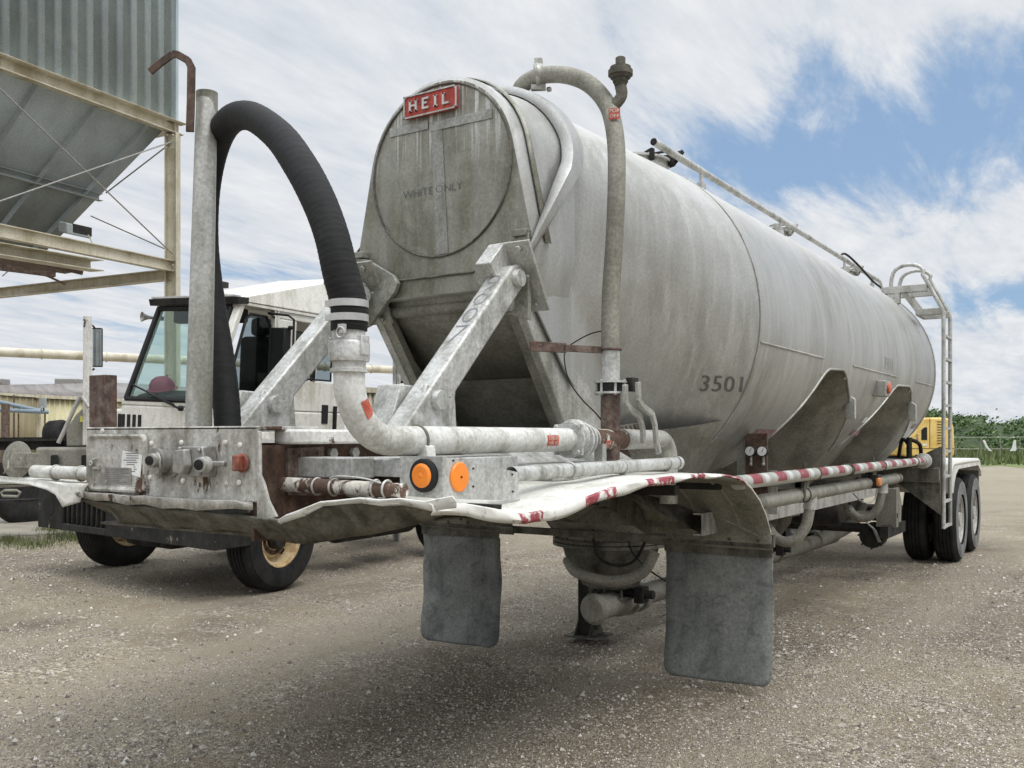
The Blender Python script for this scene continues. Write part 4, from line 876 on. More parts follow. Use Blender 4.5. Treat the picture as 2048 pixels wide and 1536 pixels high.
    mb.torus((g.x + .12, g.y - .06, g.z - .0), (0, 1, .3), .014, .004, 14, 5); mb.tube(spline([g + V((0, -.05, 0)), g + V((.03, -.07, -.04)), g + V((-.02, -.06, -.06))], 5), .005, 6); mb.build('gladhand', m_slope, TR, bevel=.003)
    mb = MB(); mb.tube([(C + 1.06, 3.05, 1.385), (C + 1.06, 4.62, 1.392)], .030, 18, False); mb.tube([(C + 1.06, 4.62, 1.392), (C + 1.06, 4.66, 1.392)], .034, 18, False); gp = mb.build('side_conduit', m_galv, TR)
    mb = MB(); mb.tube([(C + 1.06, 4.655, 1.392), (C + 1.06, 4.6, 1.392)], .026, 16); mb.build('conduit_bore', m_black, gp)
    for y_ in (3.5, 4.0, 4.5): mb = MB(); mb.torus((C + 1.06, y_, 1.388), Y, .033, .005, 20, 5); mb.build('cable_tie', m_alu, gp)
    # rust-red square stub on the left corner of the box
    p = py(194, 850, 2.5); mb = MB(); q = py(178, 850, 2.5); r_ = py(210, 850, 2.5); mb.box(q.x, r_.x, 2.5, 2.56, 1.56, 1.80); mb.build('square_stub_post', m_rustred, TR, bevel=.003)
build_front_frame()
def build_pipework():
    XP = -2.2; ZP = 1.515
    # mast with rusty hook
    b = V((-3.45, 2.76, 1.56)); t = pd(414, 186, 4.28)
    mb = MB(); mb.tube([b, b.lerp(t, .5), t], [.058, .052, .0455], 28, True); mast = mb.build('hose_mast', m_alu, TR)
    mb = MB(); mb.tube([t + V((0, 0, -.085)), t + V((0, 0, .002))], .0475, 28); mb.build('bare_top', m_nose, mast)
    mb = MB(); dd = 4.2
    hp = [pd(380, 264, dd), pd(382, 200, dd), pd(383, 135, dd), pd(376, 121, dd), pd(355, 109, dd), pd(346, 108, dd), pd(320, 127, dd), pd(301, 143, dd)]
    for i, (p, q) in enumerate(zip(hp, hp[1:])):
        w_, h_ = (.034, .012)
        mb.beam(p, q + (q - p).normalized() * .004, .012, .036 if i < 2 else .032, up=(.838, .5457, 0))
    mb.build('rusty_hook', m_hook, TR, bevel=.003)
    # elbow under the hose, long pipe along the side, tee, elbow down
    e0 = V((XP, 2.375, 1.79)); c = V((XP, 2.375 + .215, ZP + .215)); r = .215
    mb = MB(); pts = [e0, e0 + V((0, 0, -.02))] + [V((XP, c.y - math.cos(a) * r, c.z - math.sin(a) * r)) for a in [i * PI / 2 / 12 for i in range(1, 13)]] + [V((XP, 2.72, ZP))]
    mb.tube(pts, .053, 28); el = mb.build('hose_elbow', m_pipewhite, TR)
    mb = MB(); mb.tube([(XP, 2.70, ZP), (XP, 3.95, ZP)], .0535, 28); mb.build('air_pipe', m_pipewhite, TR)
    mb = MB(); mb.torus((XP, 2.735, ZP), Y, .054, .007, 30, 8); mb.build('support_band', m_underbody, TR)
    mb = MB(); mb.prism([(XP + .02, 2.72, ZP - .05), (XP + .045, 2.72, ZP - .015), (XP + .06, 2.72, ZP - .02), (XP + .07, 2.72, ZP - .1), (XP - .05, 2.72, ZP - .1)], (0, .05, 0)); mb.build('pipe_saddle', m_white, TR, bevel=.003)
    # check valve
    mb = MB(); mb.lathe((XP, 3.86, ZP), Y, [(0, .054), (.0, .085), (.014, .085), (.016, .075), (.05, .078), (.085, .07), (.085, .09), (.1, .09), (.1, .055), (.14, .055), (.14, .078), (.155, .078), (.155, .055)], 30, False)
    mb.obox((XP, 3.865, ZP), (.075, 0, 0), (0, .008, 0), (0, 0, .072)); mb.ball((XP, 3.91, ZP + .02), .088, 20, 12, (1, .45, .9))
    for a in range(4): an = PI / 4 + a * PI / 2; mb.bolt((XP + math.cos(an) * .082, 3.852, ZP + math.sin(an) * .082), -Y, .012, .012)
    mb.build('check_valve', m_galv, TR, bevel=.002)
    mb = MB(); mb.torus((XP, 4.07, ZP), Y, .056, .007, 28, 8); mb.box(XP + .03, XP + .075, 4.06, 4.10, ZP - .11, ZP - .02); mb.build('support_band', m_alu, TR)
    mb = MB(); mb.tube([(XP, 3.99, ZP), (XP, 4.42, ZP)], .0525, 28); mb.tube([(XP, 4.29, ZP), (XP, 4.29, 1.745)], .0485, 24); tee = mb.build('pipe_tee', m_rustpipe, TR)
    mb = MB(); mb.tube([(XP, 4.29, 1.56), (XP, 4.29, 1.748)], .0500, 26); mb.tube([(XP + .0, 4.29, ZP - .03), (XP, 4.29, 1.32)], .047, 22); mb.build('rusty_riser', m_rustred, TR)
    mb = MB(); mb.tube([(XP, 4.41, ZP), (XP, 4.56, ZP)], .0535, 28); mb.build('grey_sleeve', m_alu, TR)
    mb = MB(); r = .13; c = V((XP, 4.88, ZP - r)); mb.tube([(XP, 4.55, ZP), (XP, 4.8, ZP)] + [V((XP, c.y + math.sin(a) * r, c.z + math.cos(a) * r)) for a in [i * PI / 2 / 10 for i in range(11)]] + [V((XP, 5.01, 1.15))], .0515, 26); mb.build('down_elbow', m_alu, TR)
    mb = MB(); mb.box(XP - .16, XP + .10, 3.55, 4.05, 1.335, 1.40); mb.box(XP - .2, XP + .12, 3.5, 4.12, 1.40, 1.408); mb.build('valve_shelf', m_galv, TR, bevel=.004)
    mb = MB(); a_ = V((C + .52, 3.4, 1.44)); mb.prism([V((C + .55, 3.2, 1.49)), V((C + .55, 4.9, 1.47)), V((C + .75, 4.9, 1.36)), V((C + .75, 4.0, 1.36))], (0, 0, -.01)); mb.build('shelf_brace', m_galv, TR)
    # flanged butterfly valve and long forked handle on the riser
    mb = MB()
    for z_ in (1.745, 1.800): mb.lathe((XP, 4.29, z_), Z, [(0, .04), (0, .083), (.010, .083), (.010, .04)], 30, False)
    for k in range(6): a = k * PI / 3 + .3; mb.cyl((XP + math.cos(a) * .07, 4.29 + math.sin(a) * .07, 1.738), (XP + math.cos(a) * .07, 4.29 + math.sin(a) * .07, 1.818), .007, n=8)
    mb.build('riser_flange', m_galv, TR)
    mb = MB(); mb.cyl((XP, 4.29, 1.755), (XP, 4.29, 1.80), .066); mb.beam((XP + .0, 4.33, 1.778), (XP + .07, 4.48, 1.79), .035, .034)
    h0 = px(1262, 765, -2.12); mb.box(h0.x - .02, h0.x + .02, h0.y - .02, h0.y + .05, h0.z - .045, h0.z + .025); mb.build('riser_valve', m_dark, TR, bevel=.004)
    for off, hw in ((0, .006), (.03, .005)):
        mb = MB(); P = [px(u, v, -2.06 + off) for u, v in ((1276, 764), (1277, 800), (1285, 813), (1304, 828), (1310, 850), (1312, 880), (1318, 905))]
        if off: P = [p + V((-.07, 0, -.01)) for p in P[:6]]
        for p, q in zip(P, P[1:]): mb.beam(p, q + (q - p).normalized() * .006, .022, .030, up=(0, 1, .3))
        mb.build('valve_handle', m_alu, TR, bevel=.004)
    # tall riser arching over the tank
    base = V((XP, 4.29, 1.81)); pts = [base, V((XP, 4.29, 2.2)), pd(1229, 480, 4.8), pd(1233, 380, 4.8)]
    pts += [V(p) for p in (pd(1233, 305, 4.83), pd(1228, 255, 4.88), pd(1217, 215, 4.95), pd(1196, 184, 5.0), pd(1168, 162, 5.06), pd(1130, 150, 5.14), pd(1090, 150, 5.22), pd(1060, 160, 5.28), pd(1042, 176, 5.34), pd(1034, 200, 5.40))]
    sp = spline(pts, 8); mb = MB(); mb.tube(sp, .0455, 26); mb.build('over_pipe', m_slope, TR)
    mb = MB(); mb.tube([(XP, 4.29, 1.81), (XP, 4.29, 1.965)], .0475, 26); mb.build('lower_sleeve', m_galv, TR)
    mb = MB(); k = pd(1077, 150, 5.24); mb.lathe(k + V((-.0, 0, 0)), (.84, .54, .12), [(-.02, .04), (-.02, .06), (-.005, .066), (.01, .06), (.02, .062), (.03, .05), (.03, .04)], 26, False)
    mb.obox(k + V((0, 0, .066)), (.02, .01, 0), (-.008, .016, 0), (0, 0, .022)); mb.obox(k + V((0, 0, -.07)), (.035, .02, 0), (-.008, .014, 0), (0, 0, .014)); mb.bolt(k + V((.04, .03, -.08)), X, .014, .02); mb.build('arch_coupling', m_alu, TR)
    # pressure relief valve
    q0 = pd(1226, 214, 4.93); q1 = pd(1243, 190, 4.93); q2 = pd(1241, 172, 4.93)
    mb = MB(); mb.tube(spline([q0 - V((.03, .02, .03)), q0, q1 - V((0, 0, .005)), q2], 4), .030, 18); mb.build('relief_elbow', m_underbody, TR)
    mb = MB(); mb.lathe(q2, Z, [(0, .030), (.015, .036), (.02, .040), (.035, .040), (.04, .052), (.05, .056), (.054, .064), (.08, .064), (.085, .054), (.098, .054), (.105, .026), (.145, .026), (.150, .020), (.15, 0)], 28); mb.build('relief_valve', m_dark if False else m_underbody, TR)
    # stickers wrapped on the pipes
    def wrap_label(name, centre, axis, rad, a0, a1, l0, l1, text, mat=m_sticker, flip=False):
        ax = V(axis).normalized(); u = V((1, 0, 0)) if abs(ax.x) < .5 else V((0, 1, 0)); w = ax.cross(u)
        f = lambda s, t, e=.0: V(centre) + ax * (l0 + (l1 - l0) * t) + (u * math.cos(a0 + (a1 - a0) * s) + w * math.sin(a0 + (a1 - a0) * s)) * (rad + e)
        mb = MB(); mb.grid([[f(i / 8, j / 2, .0012) for i in range(9)] for j in range(3)]); o = mb.build(name, mat, TR, angle=80)
        mb = MB(); n = len(text)
        for k, line in enumerate(text):
            if abs(ax.z) > .5: add_text(mb, line, lambda x, y: f(.12 + .76 * x, 1 - (k + 1) / n * .92 + .06 + y * .62 / n, .0022), 1, .004, 3)
            else: add_text(mb, line, lambda x, y: f(1 - ((k + 1) / n * .88 - .02 - y * .6 / n), .1 + .8 * x, .0022), 1, .004, 3)
        mb.build('sticker_lettering', m_lettering, o)
    # text runs to the right as seen from the yard side (-Y side of the upright pipe)
    wrap_label('pop_off_sticker', (pd(1229, 236, 4.88).x, pd(1229, 236, 4.88).y, 0), (0, 0, 1), .0485, -R(100), -R(28), pd(1229, 247, 4.9).z, pd(1229, 225, 4.9).z, ['POP', 'OFF'])
    wrap_label('check_valve_sticker', (XP, 0, ZP), (0, 1, 0), .0538, R(28), -R(22), px(1075, 880, XP).y, px(1095, 880, XP).y + .01, ['CHECK', 'VALVE'])
    wrap_label('pipe_sticker', (XP, 0, ZP), (0, 1, 0), .0530, R(50), R(5), 4.14, 4.20, ['HOT'])
    o = px(718, 812, XP + .05)
    mb = MB(); cpt = V((XP, 2.59, ZP + .215))
    f = lambda s, t: V((XP, 0, 0)) + V((0, cpt.y - math.cos(R(22) + s * R(17)) * (.215 - .053 * math.sin(-R(15) + t * R(52)) * 1.02), cpt.z - math.sin(R(22) + s * R(17)) * (.215 - .053 * math.sin(-R(15) + t * R(52)) * 1.02))) + V((.0545 * math.cos(-R(15) + t * R(52)), 0, 0))
    mb.grid([[f(i / 6, j / 6) for i in range(7)] for j in range(7)]); mb.build('elbow_sticker', m_sticker, TR, angle=80)
    # hose
    hp = [V((XP, 2.375, 1.885)), V((XP, 2.375, 1.97)), pd(680, 540, 3.2), pd(663, 470, 3.24), pd(637, 400, 3.32), pd(600, 330, 3.46), pd(556, 270, 3.66), pd(500, 232, 3.95), pd(458, 243, 4.2),
          pd(430, 295, 4.40), pd(414, 380, 4.52), pd(412, 490, 4.56), pd(425, 610, 4.5), pd(442, 720, 4.42), pd(452, 800, 4.36), pd(457, 880, 4.3)]
    sp = spline(hp, 26); mb = MB()
    mb.tube(sp, [.0605 + .0015 * math.sin(i * .06) for i in range(len(sp))], 30, fn=lambda i, a: 1 + .016 * abs(math.sin(i * .75 + a * .5)) + .006 * math.sin(i * 2.3 + a))
    hose = mb.build('delivery_hose', m_hose, TR, angle=70)
    mb = MB(); b0 = V((XP, 2.375, 1.885))
    for z_ in (1.915, 1.962): mb.lathe(V((XP, 2.375, z_)), Z, [(0, .055), (0, .0665), (.024, .0665), (.024, .055)], 32, False); mb.box(XP - .055, XP - .03, 2.318, 2.332, z_ + .002, z_ + .022)
    mb.build('hose_clamp', m_clamp, hose)
    mb = MB(); mb.lathe(V((XP, 2.375, 1.745)), Z, [(0, .053), (0, .064), (.012, .064), (.016, .056), (.035, .056), (.037, .068), (.05, .070), (.098, .070), (.104, .066), (.105, .056), (.15, .054)], 32, False); cf = mb.build('coupling', m_galv, TR)
    for s in (1, -1): mb = MB(); mb.box(XP + s * .069 - .006, XP + s * .069 + .006, 2.355, 2.395, 1.80, 1.865); mb.build('cam_lever', m_galv, cf, bevel=.003)
    mb = MB(); mb.torus((XP + .03, 2.302, 1.872), Y, .017, .003, 20, 6); mb.box(XP + .015, XP + .04, 2.305, 2.32, 1.87, 1.90); mb.build('lever_ring', m_clamp, cf)
    mb = MB(); add_text(mb, 'DIXON', lambda x, y: V((XP - .03 + .056 * x, 2.3765 - math.sqrt(.0712 ** 2 - (-.03 + .056 * x) ** 2), 1.808 + .016 * y)), 1, .01, 4); mb.build('cast_lettering', m_clamp, cf)
    # bracket holding the riser, thin cable
    mb = MB(); a = px(1060, 692, C + .60); b_ = V((XP - .03, 4.25, 1.965)); mb.beam(a, a.lerp(b_, .5), .012, .05); mb.beam(a.lerp(b_, .45), b_, .012, .035); mb.torus((XP, 4.29, 1.968), Z, .052, .007, 26, 6); mb.bolt(a + V((.04, .02, 0)), X, .009, .01); mb.build('riser_bracket', m_rustred, TR, bevel=.003)
    mb = MB(); q = px(1128, 700, C + .70); mb.tube(spline([px(1203, 662, -2.24), px(1180, 668, -2.3), px(1150, 684, -2.36), px(1131, 700, -2.4), px(1130, 730, -2.38), px(1140, 765, -2.35), px(1165, 800, -2.3), px(1205, 845, -2.25), px(1212, 905, -2.26), px(1240, 960, -2.3)], 6), .0035, 6); mb.build('sense_line', m_black, TR)
    mb = MB(); p = px(1246, 862, -2.28)
    for k in range(5): mb.bolt(p + V((.0, .05 * k, .004 * k)), (-.2, -.4, 1), .016, .03)
    mb.box(p.x - .01, p.x + .02, p.y - .03, p.y + .23, p.z - .03, p.z); mb.build('bolt_row', m_underbody, TR)

def build_side():
    XS = C + 1.25
    mb = MB(); mb.tube([(XS, 5.02, 1.277), (XS, 10.5, 1.277)], .040, 22); tb = mb.build('striped_hose_tube', m_stripe, TR)
    mb = MB(); mb.lathe((XS, 10.48, 1.277), Y, [(0, .04), (0, .05), (.05, .055), (.06, .08), (.13, .08), (.14, .05), (.2, .05), (.2, 0)], 22); mb.build('tube_end_cap', m_alu, tb)
    mb = MB()
    for y_ in (6.55, 7.42, 7.47, 8.6, 10.1): mb.torus((XS, y_, 1.277), Y, .043, .006, 22, 6)
    mb.build('tube_band', m_underbody, tb)
    XL = C + 1.2
    mb = MB(); mb.tube([(XL, 5.42, 1.137), (XL, 9.55, 1.137)], .047, 22); mb.build('air_header', m_slope, TR)
    mb = MB()
    for y_ in (6.45, 8.5, 9.45): mb.torus((XL, y_, 1.137), Y, .049, .006, 22, 6)
    mb.build('header_band', m_underbody, TR)
    for y_ in (6.3, 8.3): mb = MB(); mb.cyl((XS, y_, 1.1), (XS, y_, 1.36), .010, n=8); mb.box(XS - .35, XS + .01, y_ + .02, y_ + .06, 1.19, 1.235); mb.box(XL - .02, XL + .02, y_ + .02, y_ + .05, 1.09, 1.23); mb.build('hanger', m_underbody, TR)
    # frame rail behind the pipes
    mb = MB(); mb.channel((C + .95, 5.2, 1.02), (C + .95, 10.2, 1.02), .06, .13, .01); mb.build('lower_rail', m_galv, TR)
    mb = MB(); mb.channel((C - .95, 5.2, 1.02), (C - .95, 11.2, 1.02), .06, .13, .01); mb.build('lower_rail', m_underbody, TR)
    for y_ in (5.4, 7.0, 8.2, 10.2): mb = MB(); mb.box(C - .95, C + .95, y_, y_ + .06, .97, 1.07); mb.build('cross_member', m_underbody, TR)
    # gauge board
    p = V((C + .98, 6.35, 1.36)); mb = MB(); mb.box(p.x - .15, p.x - .0, p.y, p.y + .02, 1.05, 1.55); mb.build('gauge_board', m_rust, TR)
    mb = MB(); mb.box(p.x - .22, p.x - .13, p.y + .03, p.y + .05, 1.0, 1.52); mb.box(p.x - .04, p.x + .06, p.y + .03, p.y + .04, 1.0, 1.3); mb.build('board_frame', m_alu, TR)
    for k in range(2):
        q = px(1519 + k * 15, 921, p.x + .02 + .0 * k); q.y = p.y - .002; q.x = p.x - .105 + .085 * k; mb = MB(); mb.lathe((q.x, q.y, 1.43), -Y, [(0, .036), (.035, .037), (.04, .034)], 26); g = mb.build('pressure_gauge', m_dark, TR)
        mb = MB(); mb.lathe((q.x, q.y - .041, 1.43), -Y, [(0, .031), (.002, .031), (.002, 0)], 26); gf = mb.build('dial', m_whiteplain, g); mb = MB(); mb.beam((q.x, q.y - .044, 1.425), (q.x + .012, q.y - .044, 1.45), .003, .003); mb.build('needle', m_black, g)
        mb = MB(); mb.cyl((q.x, q.y - .01, 1.40), (q.x, q.y - .01, 1.345), .010, n=10); mb.ball((q.x, q.y - .015, 1.34), .014, 10, 6); mb.build('gauge_fitting', m_alu, g)
    # aeration hoses hanging down to the hoppers
    for y_ in (6.62, 8.88):
        mb = MB(); mb.tube(spline([(XL, y_, 1.10), (XL - .012, y_ - .005, 1.0), (XL - .035, y_ - .015, .90), (XL - .10, y_ - .03, .815), (XL - .19, y_ - .04, .80), (XL - .27, y_ - .04, .85)], 7), .037, 18); mb.build('aeration_hose', m_slope, TR)
        mb = MB(); mb.tube([(XL, y_, 1.12), (XL - .010, y_, 1.03)], .043, 16); mb.build('hose_cuff', m_galv, TR)
        mb = MB(); c = V((XL - .27, y_ - .04, .85)); mb.lathe(c, (-.6, 0, .8), [(-.02, .045), (.05, .045), (.05, .03), (.2, .03)], 18); mb.beam(c + V((-.02, -.05, .06)), c + V((-.14, -.05, .08)), .03, .025); mb.bolt(c + V((.0, -.05, .02)), (0, -1, 0), .025, .04); mb.build('aeration_valve', m_slope, TR)
    # side marker on header
    p = V((XL + .07, 8.35, 1.15)); mb = MB(); mb.box(p.x - .05, p.x + .02, p.y - .06, p.y + .06, p.z - .05, p.z + .06); mb.box(XL - .05, XL + .05, p.y - .04, p.y + .04, 1.18, 1.215); bx = mb.build('marker_bracket', m_dark, TR, bevel=.004)
    mb = MB(); mb.box(p.x + .0, p.x + .035, p.y - .068, p.y + .02, p.z - .035, p.z + .035); mb.build('amber_marker', m_amberold, bx, bevel=.012)
    mb = MB(); mb.tube(spline([(p.x, p.y, p.z - .05), (p.x - .02, p.y - .02, p.z - .15), (p.x - .1, p.y - .08, p.z - .17), (p.x - .2, p.y, p.z - .1)], 5), .006, 6); mb.build('marker_cable', m_alu, TR)
    # hopper-2/3 outlet pieces seen low on the right
    mb = MB(); mb.tube(spline([(C + .01, 10.6, .32), (C + .08, 11.1, .35), (C + .24, 11.7, .48), (C + .30, 12.0, .70)], 6), .08, 18); mb.build('discharge_elbow', m_slope, TR)
    mb = MB(); mb.lathe((C - .7, 9.9, .78), (1, 0, 0), [(0, 0), (.02, .13), (.06, .16), (1.25, .16), (1.29, .13), (1.31, 0)], 26); mb.build('air_reservoir', m_dark, TR)
    mb = MB(); mb.box(C - .3, C + .3, 6.6, 8.3, .72, .95); mb.build('spine_box', m_underbody, TR)
    mb = MB(); mb.lathe((C + .75, 10.7, .48), (0, -1, 0), [(0, .13), (.02, .135), (.16, .135), (.18, .12), (.18, 0)], 26); 
    for k in range(8): a = k * PI / 4; mb.bolt((C + .75 + .135 * math.cos(a), 10.52, .48 + .135 * math.sin(a)), -Y, .012, .01)
    mb.build('brake_chamber', m_dark, TR); mb = MB(); mb.beam((C + .78, 10.5, .55), (C + .84, 10.48, .42), .03, .02); mb.tube([(C + .78, 10.5, .55), (C + .7, 10.5, .62), (C + .78, 10.5, .7)], .012, 8); mb.build('chamber_fitting', m_alu, TR)
    mb = MB(); mb.cyl((C - .7, 10.6, .55), (C + .95, 10.6, .55), .05); mb.tube([(C + .55, 10.2, .9), (C + .6, 10.5, .7), (C + .85, 10.8, .62)], .02, 8); mb.box(C + .88, C + .96, 10.3, 11.2, .48, .6); mb.build('linkage', m_dark, TR)
    mb = MB(); mb.prism([(C + .93, 10.6, .98), (C + .93, 10.9, .98), (C + .93, 11.05, .8), (C + .93, 11.0, .58), (C + .93, 10.9, .56), (C + .93, 10.92, .78)], (.02, 0, 0)); mb.box(C + .8, C + 1.0, 10.5, 10.62, .58, .98); mb.cyl((C + .5, 10.55, .70), (C + 1.0, 10.55, .70), .03); mb.build('suspension_hanger', m_slope, TR)

def wheel_mb(tr, c, axis=1, r=.515, w=.27, rimmat=None, tyremat=None, rr=.29):
    """a wheel as a part: hub mesh with tyre and rim as its sub-parts; axis=+1 faces +X"""
    c = V(c); A = V((axis, 0, 0))
    mb = MB(); mb.lathe(c - A * .05, A, [(0, .11), (.12, .11), (.14, .09), (.17, .085), (.18, .0)], 20); hub = mb.build('wheel', m_dark if rimmat is m_rimyellow else m_rimwhite, tr)
    h = w / 2; prof = [(-h * .80, rr), (-h * .98, rr + .05), (-h * 1.02, r * .80), (-h * .92, r * .94), (-h * .72, r * .985)]
    for k in range(5):
        a = -h * .66 + k * h * .30
        prof += [(a, r), (a + h * .20, r), (a + h * .215, r - .012), (a + h * .275, r - .012)] if k < 4 else [(a, r), (a + h * .12, r)]
    prof += [(h * .72, r * .985), (h * .92, r * .94), (h * 1.02, r * .80), (h * .98, rr + .05), (h * .80, rr)]
    mb = MB(); mb.lathe(c, A, prof, 56, False); mb.build('tyre', tyremat or m_tyre, hub, angle=50)
    mb = MB(); mb.lathe(c, A, [(h * 1.0, rr + .02), (h * 1.035, rr + .06), (h * 1.045, r * .80), (h * 1.0, r * .90), (h * .96, r * .90), (h * .96, rr + .02)], 48, False); mb.build('sidewall', m_tyredust if rimmat is not m_rimyellow else m_tyre, hub, angle=60)
    mb = MB(); mb.lathe(c, A, [(h * .78, rr - .002), (h * .86, rr), (h * .86, rr - .012), (h * .74, rr - .018), (h * .70, rr - .035), (-h * .05, rr - .05), (-h * .12, rr - .07), (h * .02, .20), (h * .20, .175), (h * .22, .11)], 44, False)
    mb.lathe(c, A, [(-h * .86, rr), (-h * .86, rr - .014), (-h * .6, rr - .03), (0, rr - .045)], 36, False)
    rim = mb.build('rim', rimmat or m_rimwhite, hub, angle=30)
    mb = MB(); mb.lathe(c, A, [(h * .2, .115), (h * .215, .115), (h * .215, .168), (h * .2, .168)], 30, False)
    for k in range(10): a = k * PI / 5; mb.bolt(c + A * h * .20 + V((0, math.cos(a), math.sin(a))) * .142, A, .017, .03)
    mb.build('wheel_nuts', m_rust if rimmat is m_rimyellow else m_ductile, hub)
    mb = MB()
    for k in range(5 if rimmat is m_rimyellow else 10):
        a = k * 2 * PI / (5 if rimmat is m_rimyellow else 10) + .5; q = c + A * (-h * .045) + V((0, math.cos(a), math.sin(a))) * .214
        mb.lathe(q + A * .006, A, [(0, .034), (.003, .034), (.003, 0)], 14)
    mb.build('hand_holes', m_black, hub)
    return hub

def build_rear():
    # crossmember, hangers and subframe
    mb = MB(); mb.channel((C - 1.2, 11.45, 1.10), (C + 1.27, 11.45, 1.10), .10, .15, .012); mb.build('rear_crossmember', m_underbody, TR)
    mb = MB(); mb.box(C - .5, C - .42, 11.3, 14.3, .85, 1.1); mb.box(C + .42, C + .5, 11.3, 14.3, .85, 1.1); mb.build('subframe', m_underbody, TR)
    mb = MB(); mb.box(C + .55, C + 1.2, 11.5, 12.0, 1.175, 1.19); mb.box(C - 1.2, C - .55, 11.5, 12.0, 1.175, 1.19); mb.build('rear_deck_sheet', m_deck, TR)
    mb = MB(); p = V((C + 1.05, 11.3, 1.2))
    mb.box(C + .7, C + .95, 11.2, 11.4, 1.18, 1.24); mb.cyl((C + .98, 11.3, 1.18), (C + .98, 11.3, 1.52), .03); mb.tube(spline([(C + .98, 11.3, 1.5), (C + 1.08, 11.35, 1.44), (C + 1.1, 11.4, 1.26), (C + 1.2, 11.5, 1.2)], 5), .022, 8); mb.tube(spline([(C + .98, 11.32, 1.42), (C + .9, 11.35, 1.5), (C + .85, 11.4, 1.3)], 5), .02, 8); mb.box(C + 1.06, C + 1.22, 11.2, 11.36, 1.22, 1.33); mb.build('rear_valve_gear', m_dark, TR, bevel=.004)
    # wheels
    W0 = None
    for y_ in (12.74, 13.98):
        for s in (1, -1):
            for k, dx in enumerate((1.19, .855)):
                x = C + s * dx
                if W0 is None or k == 1 and s == 1 and y_ < 13 or (s == -1 and W0 is not None and len(W0) < 4 and y_ < 13):
                    W0 = (W0 or []) + [(s, k, wheel_mb(TR, (x, y_, .515), s if k == 0 else -s, tyremat=m_tyre))]
                else:
                    src = [w for (a, b, w) in W0 if a == s and b == k][0]; copy_part(src, TR, (0, y_ - 12.74, 0))
    for y_ in (12.74, 13.98): mb = MB(); mb.cyl((C - 1.0, y_, .515), (C + 1.0, y_, .515), .065); mb.build('axle', m_dark, TR)
    for s in (1, -1):
        prof = [(11.98, .87), (11.99, 1.0), (12.02, 1.12), (12.09, 1.20), (12.22, 1.232), (13.2, 1.235), (14.3, 1.232), (14.5, 1.19), (14.6, 1.08), (14.62, .98)]
        mb = MB(); mb.grid([[V((C + s * (.62 + .69 * t), y_, z_)) for t in (0, .5, .96, 1)] for y_, z_ in prof]); fn = mb.build('rear_fender', m_deck, TR, solid=.008, angle=30)
        mb = MB(); mb.prism([V((C + s * 1.300, y_, z_)) for y_, z_ in ((11.99, .87), (12.0, 1.06), (12.04, 1.15), (12.11, 1.20), (12.24, 1.228), (14.3, 1.228), (14.5, 1.18), (14.6, 1.05), (14.5, 1.08), (14.3, 1.14), (12.55, 1.14), (12.35, 1.08), (12.22, .98), (12.15, .87))], (.012 * s, 0, 0)); mb.build('fender_side', m_deck, fn)
        mb = MB(); mb.grid([[V((C + s * 1.31, y_, z_)), V((C + s * 1.312, y_ + (.05 if y_ < 12.1 else 0), z_ - (.045 if 12.05 < y_ < 14.5 else .0)))] for y_, z_ in prof]); mb.build('fender_skirt', m_lip, fn, solid=.006)
        lo, hi = sorted((C + s * .66, C + s * 1.28)); mb = MB(); mb.box(lo, hi, 14.62, 14.632, .28, .86); mb.build('rear_flap', m_flap, TR); mb = MB(); mb.box(lo, hi, 14.6, 14.64, .86, 1.08); mb.build('flap_hanger', m_underbody, TR)
    mb = MB(); mb.box(C - 1.25, C + 1.25, 14.64, 14.72, 1.0, 1.2); mb.build('rear_bumper_beam', m_galv, TR)
    # ladder
    XL = C + 1.3; lad = None
    for k, y_ in enumerate((11.52, 11.98)):
        path = [(XL, y_, .5), (XL, y_, 2.90), (XL - .015, y_, 2.96), (XL - .17, y_, 3.27), (XL - .22, y_, 3.36)] + [(XL - .37 + .17 * math.cos(a), y_, 3.37 + .115 * math.sin(a)) for a in [i * PI / 10 for i in range(1, 10)]] + [(XL - .55, y_, 3.34), (XL - .56, y_, 3.22)]
        mb = MB(); mb.tube(path, .022, 12); o = mb.build('ladder_rail', m_galv if k == 0 else m_alu, TR)
    for z_ in (.52, .80, 1.08, 1.36, 1.62, 1.88, 2.14, 2.40, 2.66):
        mb = MB(); mb.box(XL - .02, XL + .022, 11.52, 11.98, z_ - .012, z_ + .014); mb.build('ladder_rung', m_galv, TR)
    mb = MB(); mb.box(XL - .66, XL - .17, 11.50, 11.58, 3.17, 3.25); mb.box(XL - .66, XL - .17, 11.92, 11.99, 3.17, 3.25); mb.box(XL - .29, XL - .0, 11.50, 11.58, 2.90, 2.97); mb.box(XL - .29, XL - .0, 11.92, 11.99, 2.9, 2.97)
    mb.box(XL - .3, XL - .25, 11.55, 11.95, 2.905, 2.965); mb.beam((XL - .44, 11.54, 3.2), (XL - .26, 11.54, 2.94), .05, .05); mb.beam((XL - .44, 11.96, 3.2), (XL - .26, 11.96, 2.94), .05, .05); mb.box(XL - .52, XL - .46, 11.5, 11.58, 3.05, 3.17); mb.build('ladder_step_frame', m_alu, TR, bevel=.004)
    mb = MB(); mb.prism([(XL - .03, 11.45, 1.20), (XL - .03, 11.45, .98), (XL - .03, 11.5, .70), (XL - .03, 11.53, .66), (XL - .03, 11.53, 1.42)], (.008, 0, 0)); mb.prism([(XL - .5, 11.44, 1.18), (XL - .02, 11.44, 1.18), (XL - .02, 11.44, 1.42)], (0, .01, 0)); mb.prism([(XL - .5, 11.44, 1.02), (XL - .02, 11.44, .66), (XL - .02, 11.44, 1.02)], (0, .01, 0)); mb.build('ladder_gusset', m_underbody, TR)

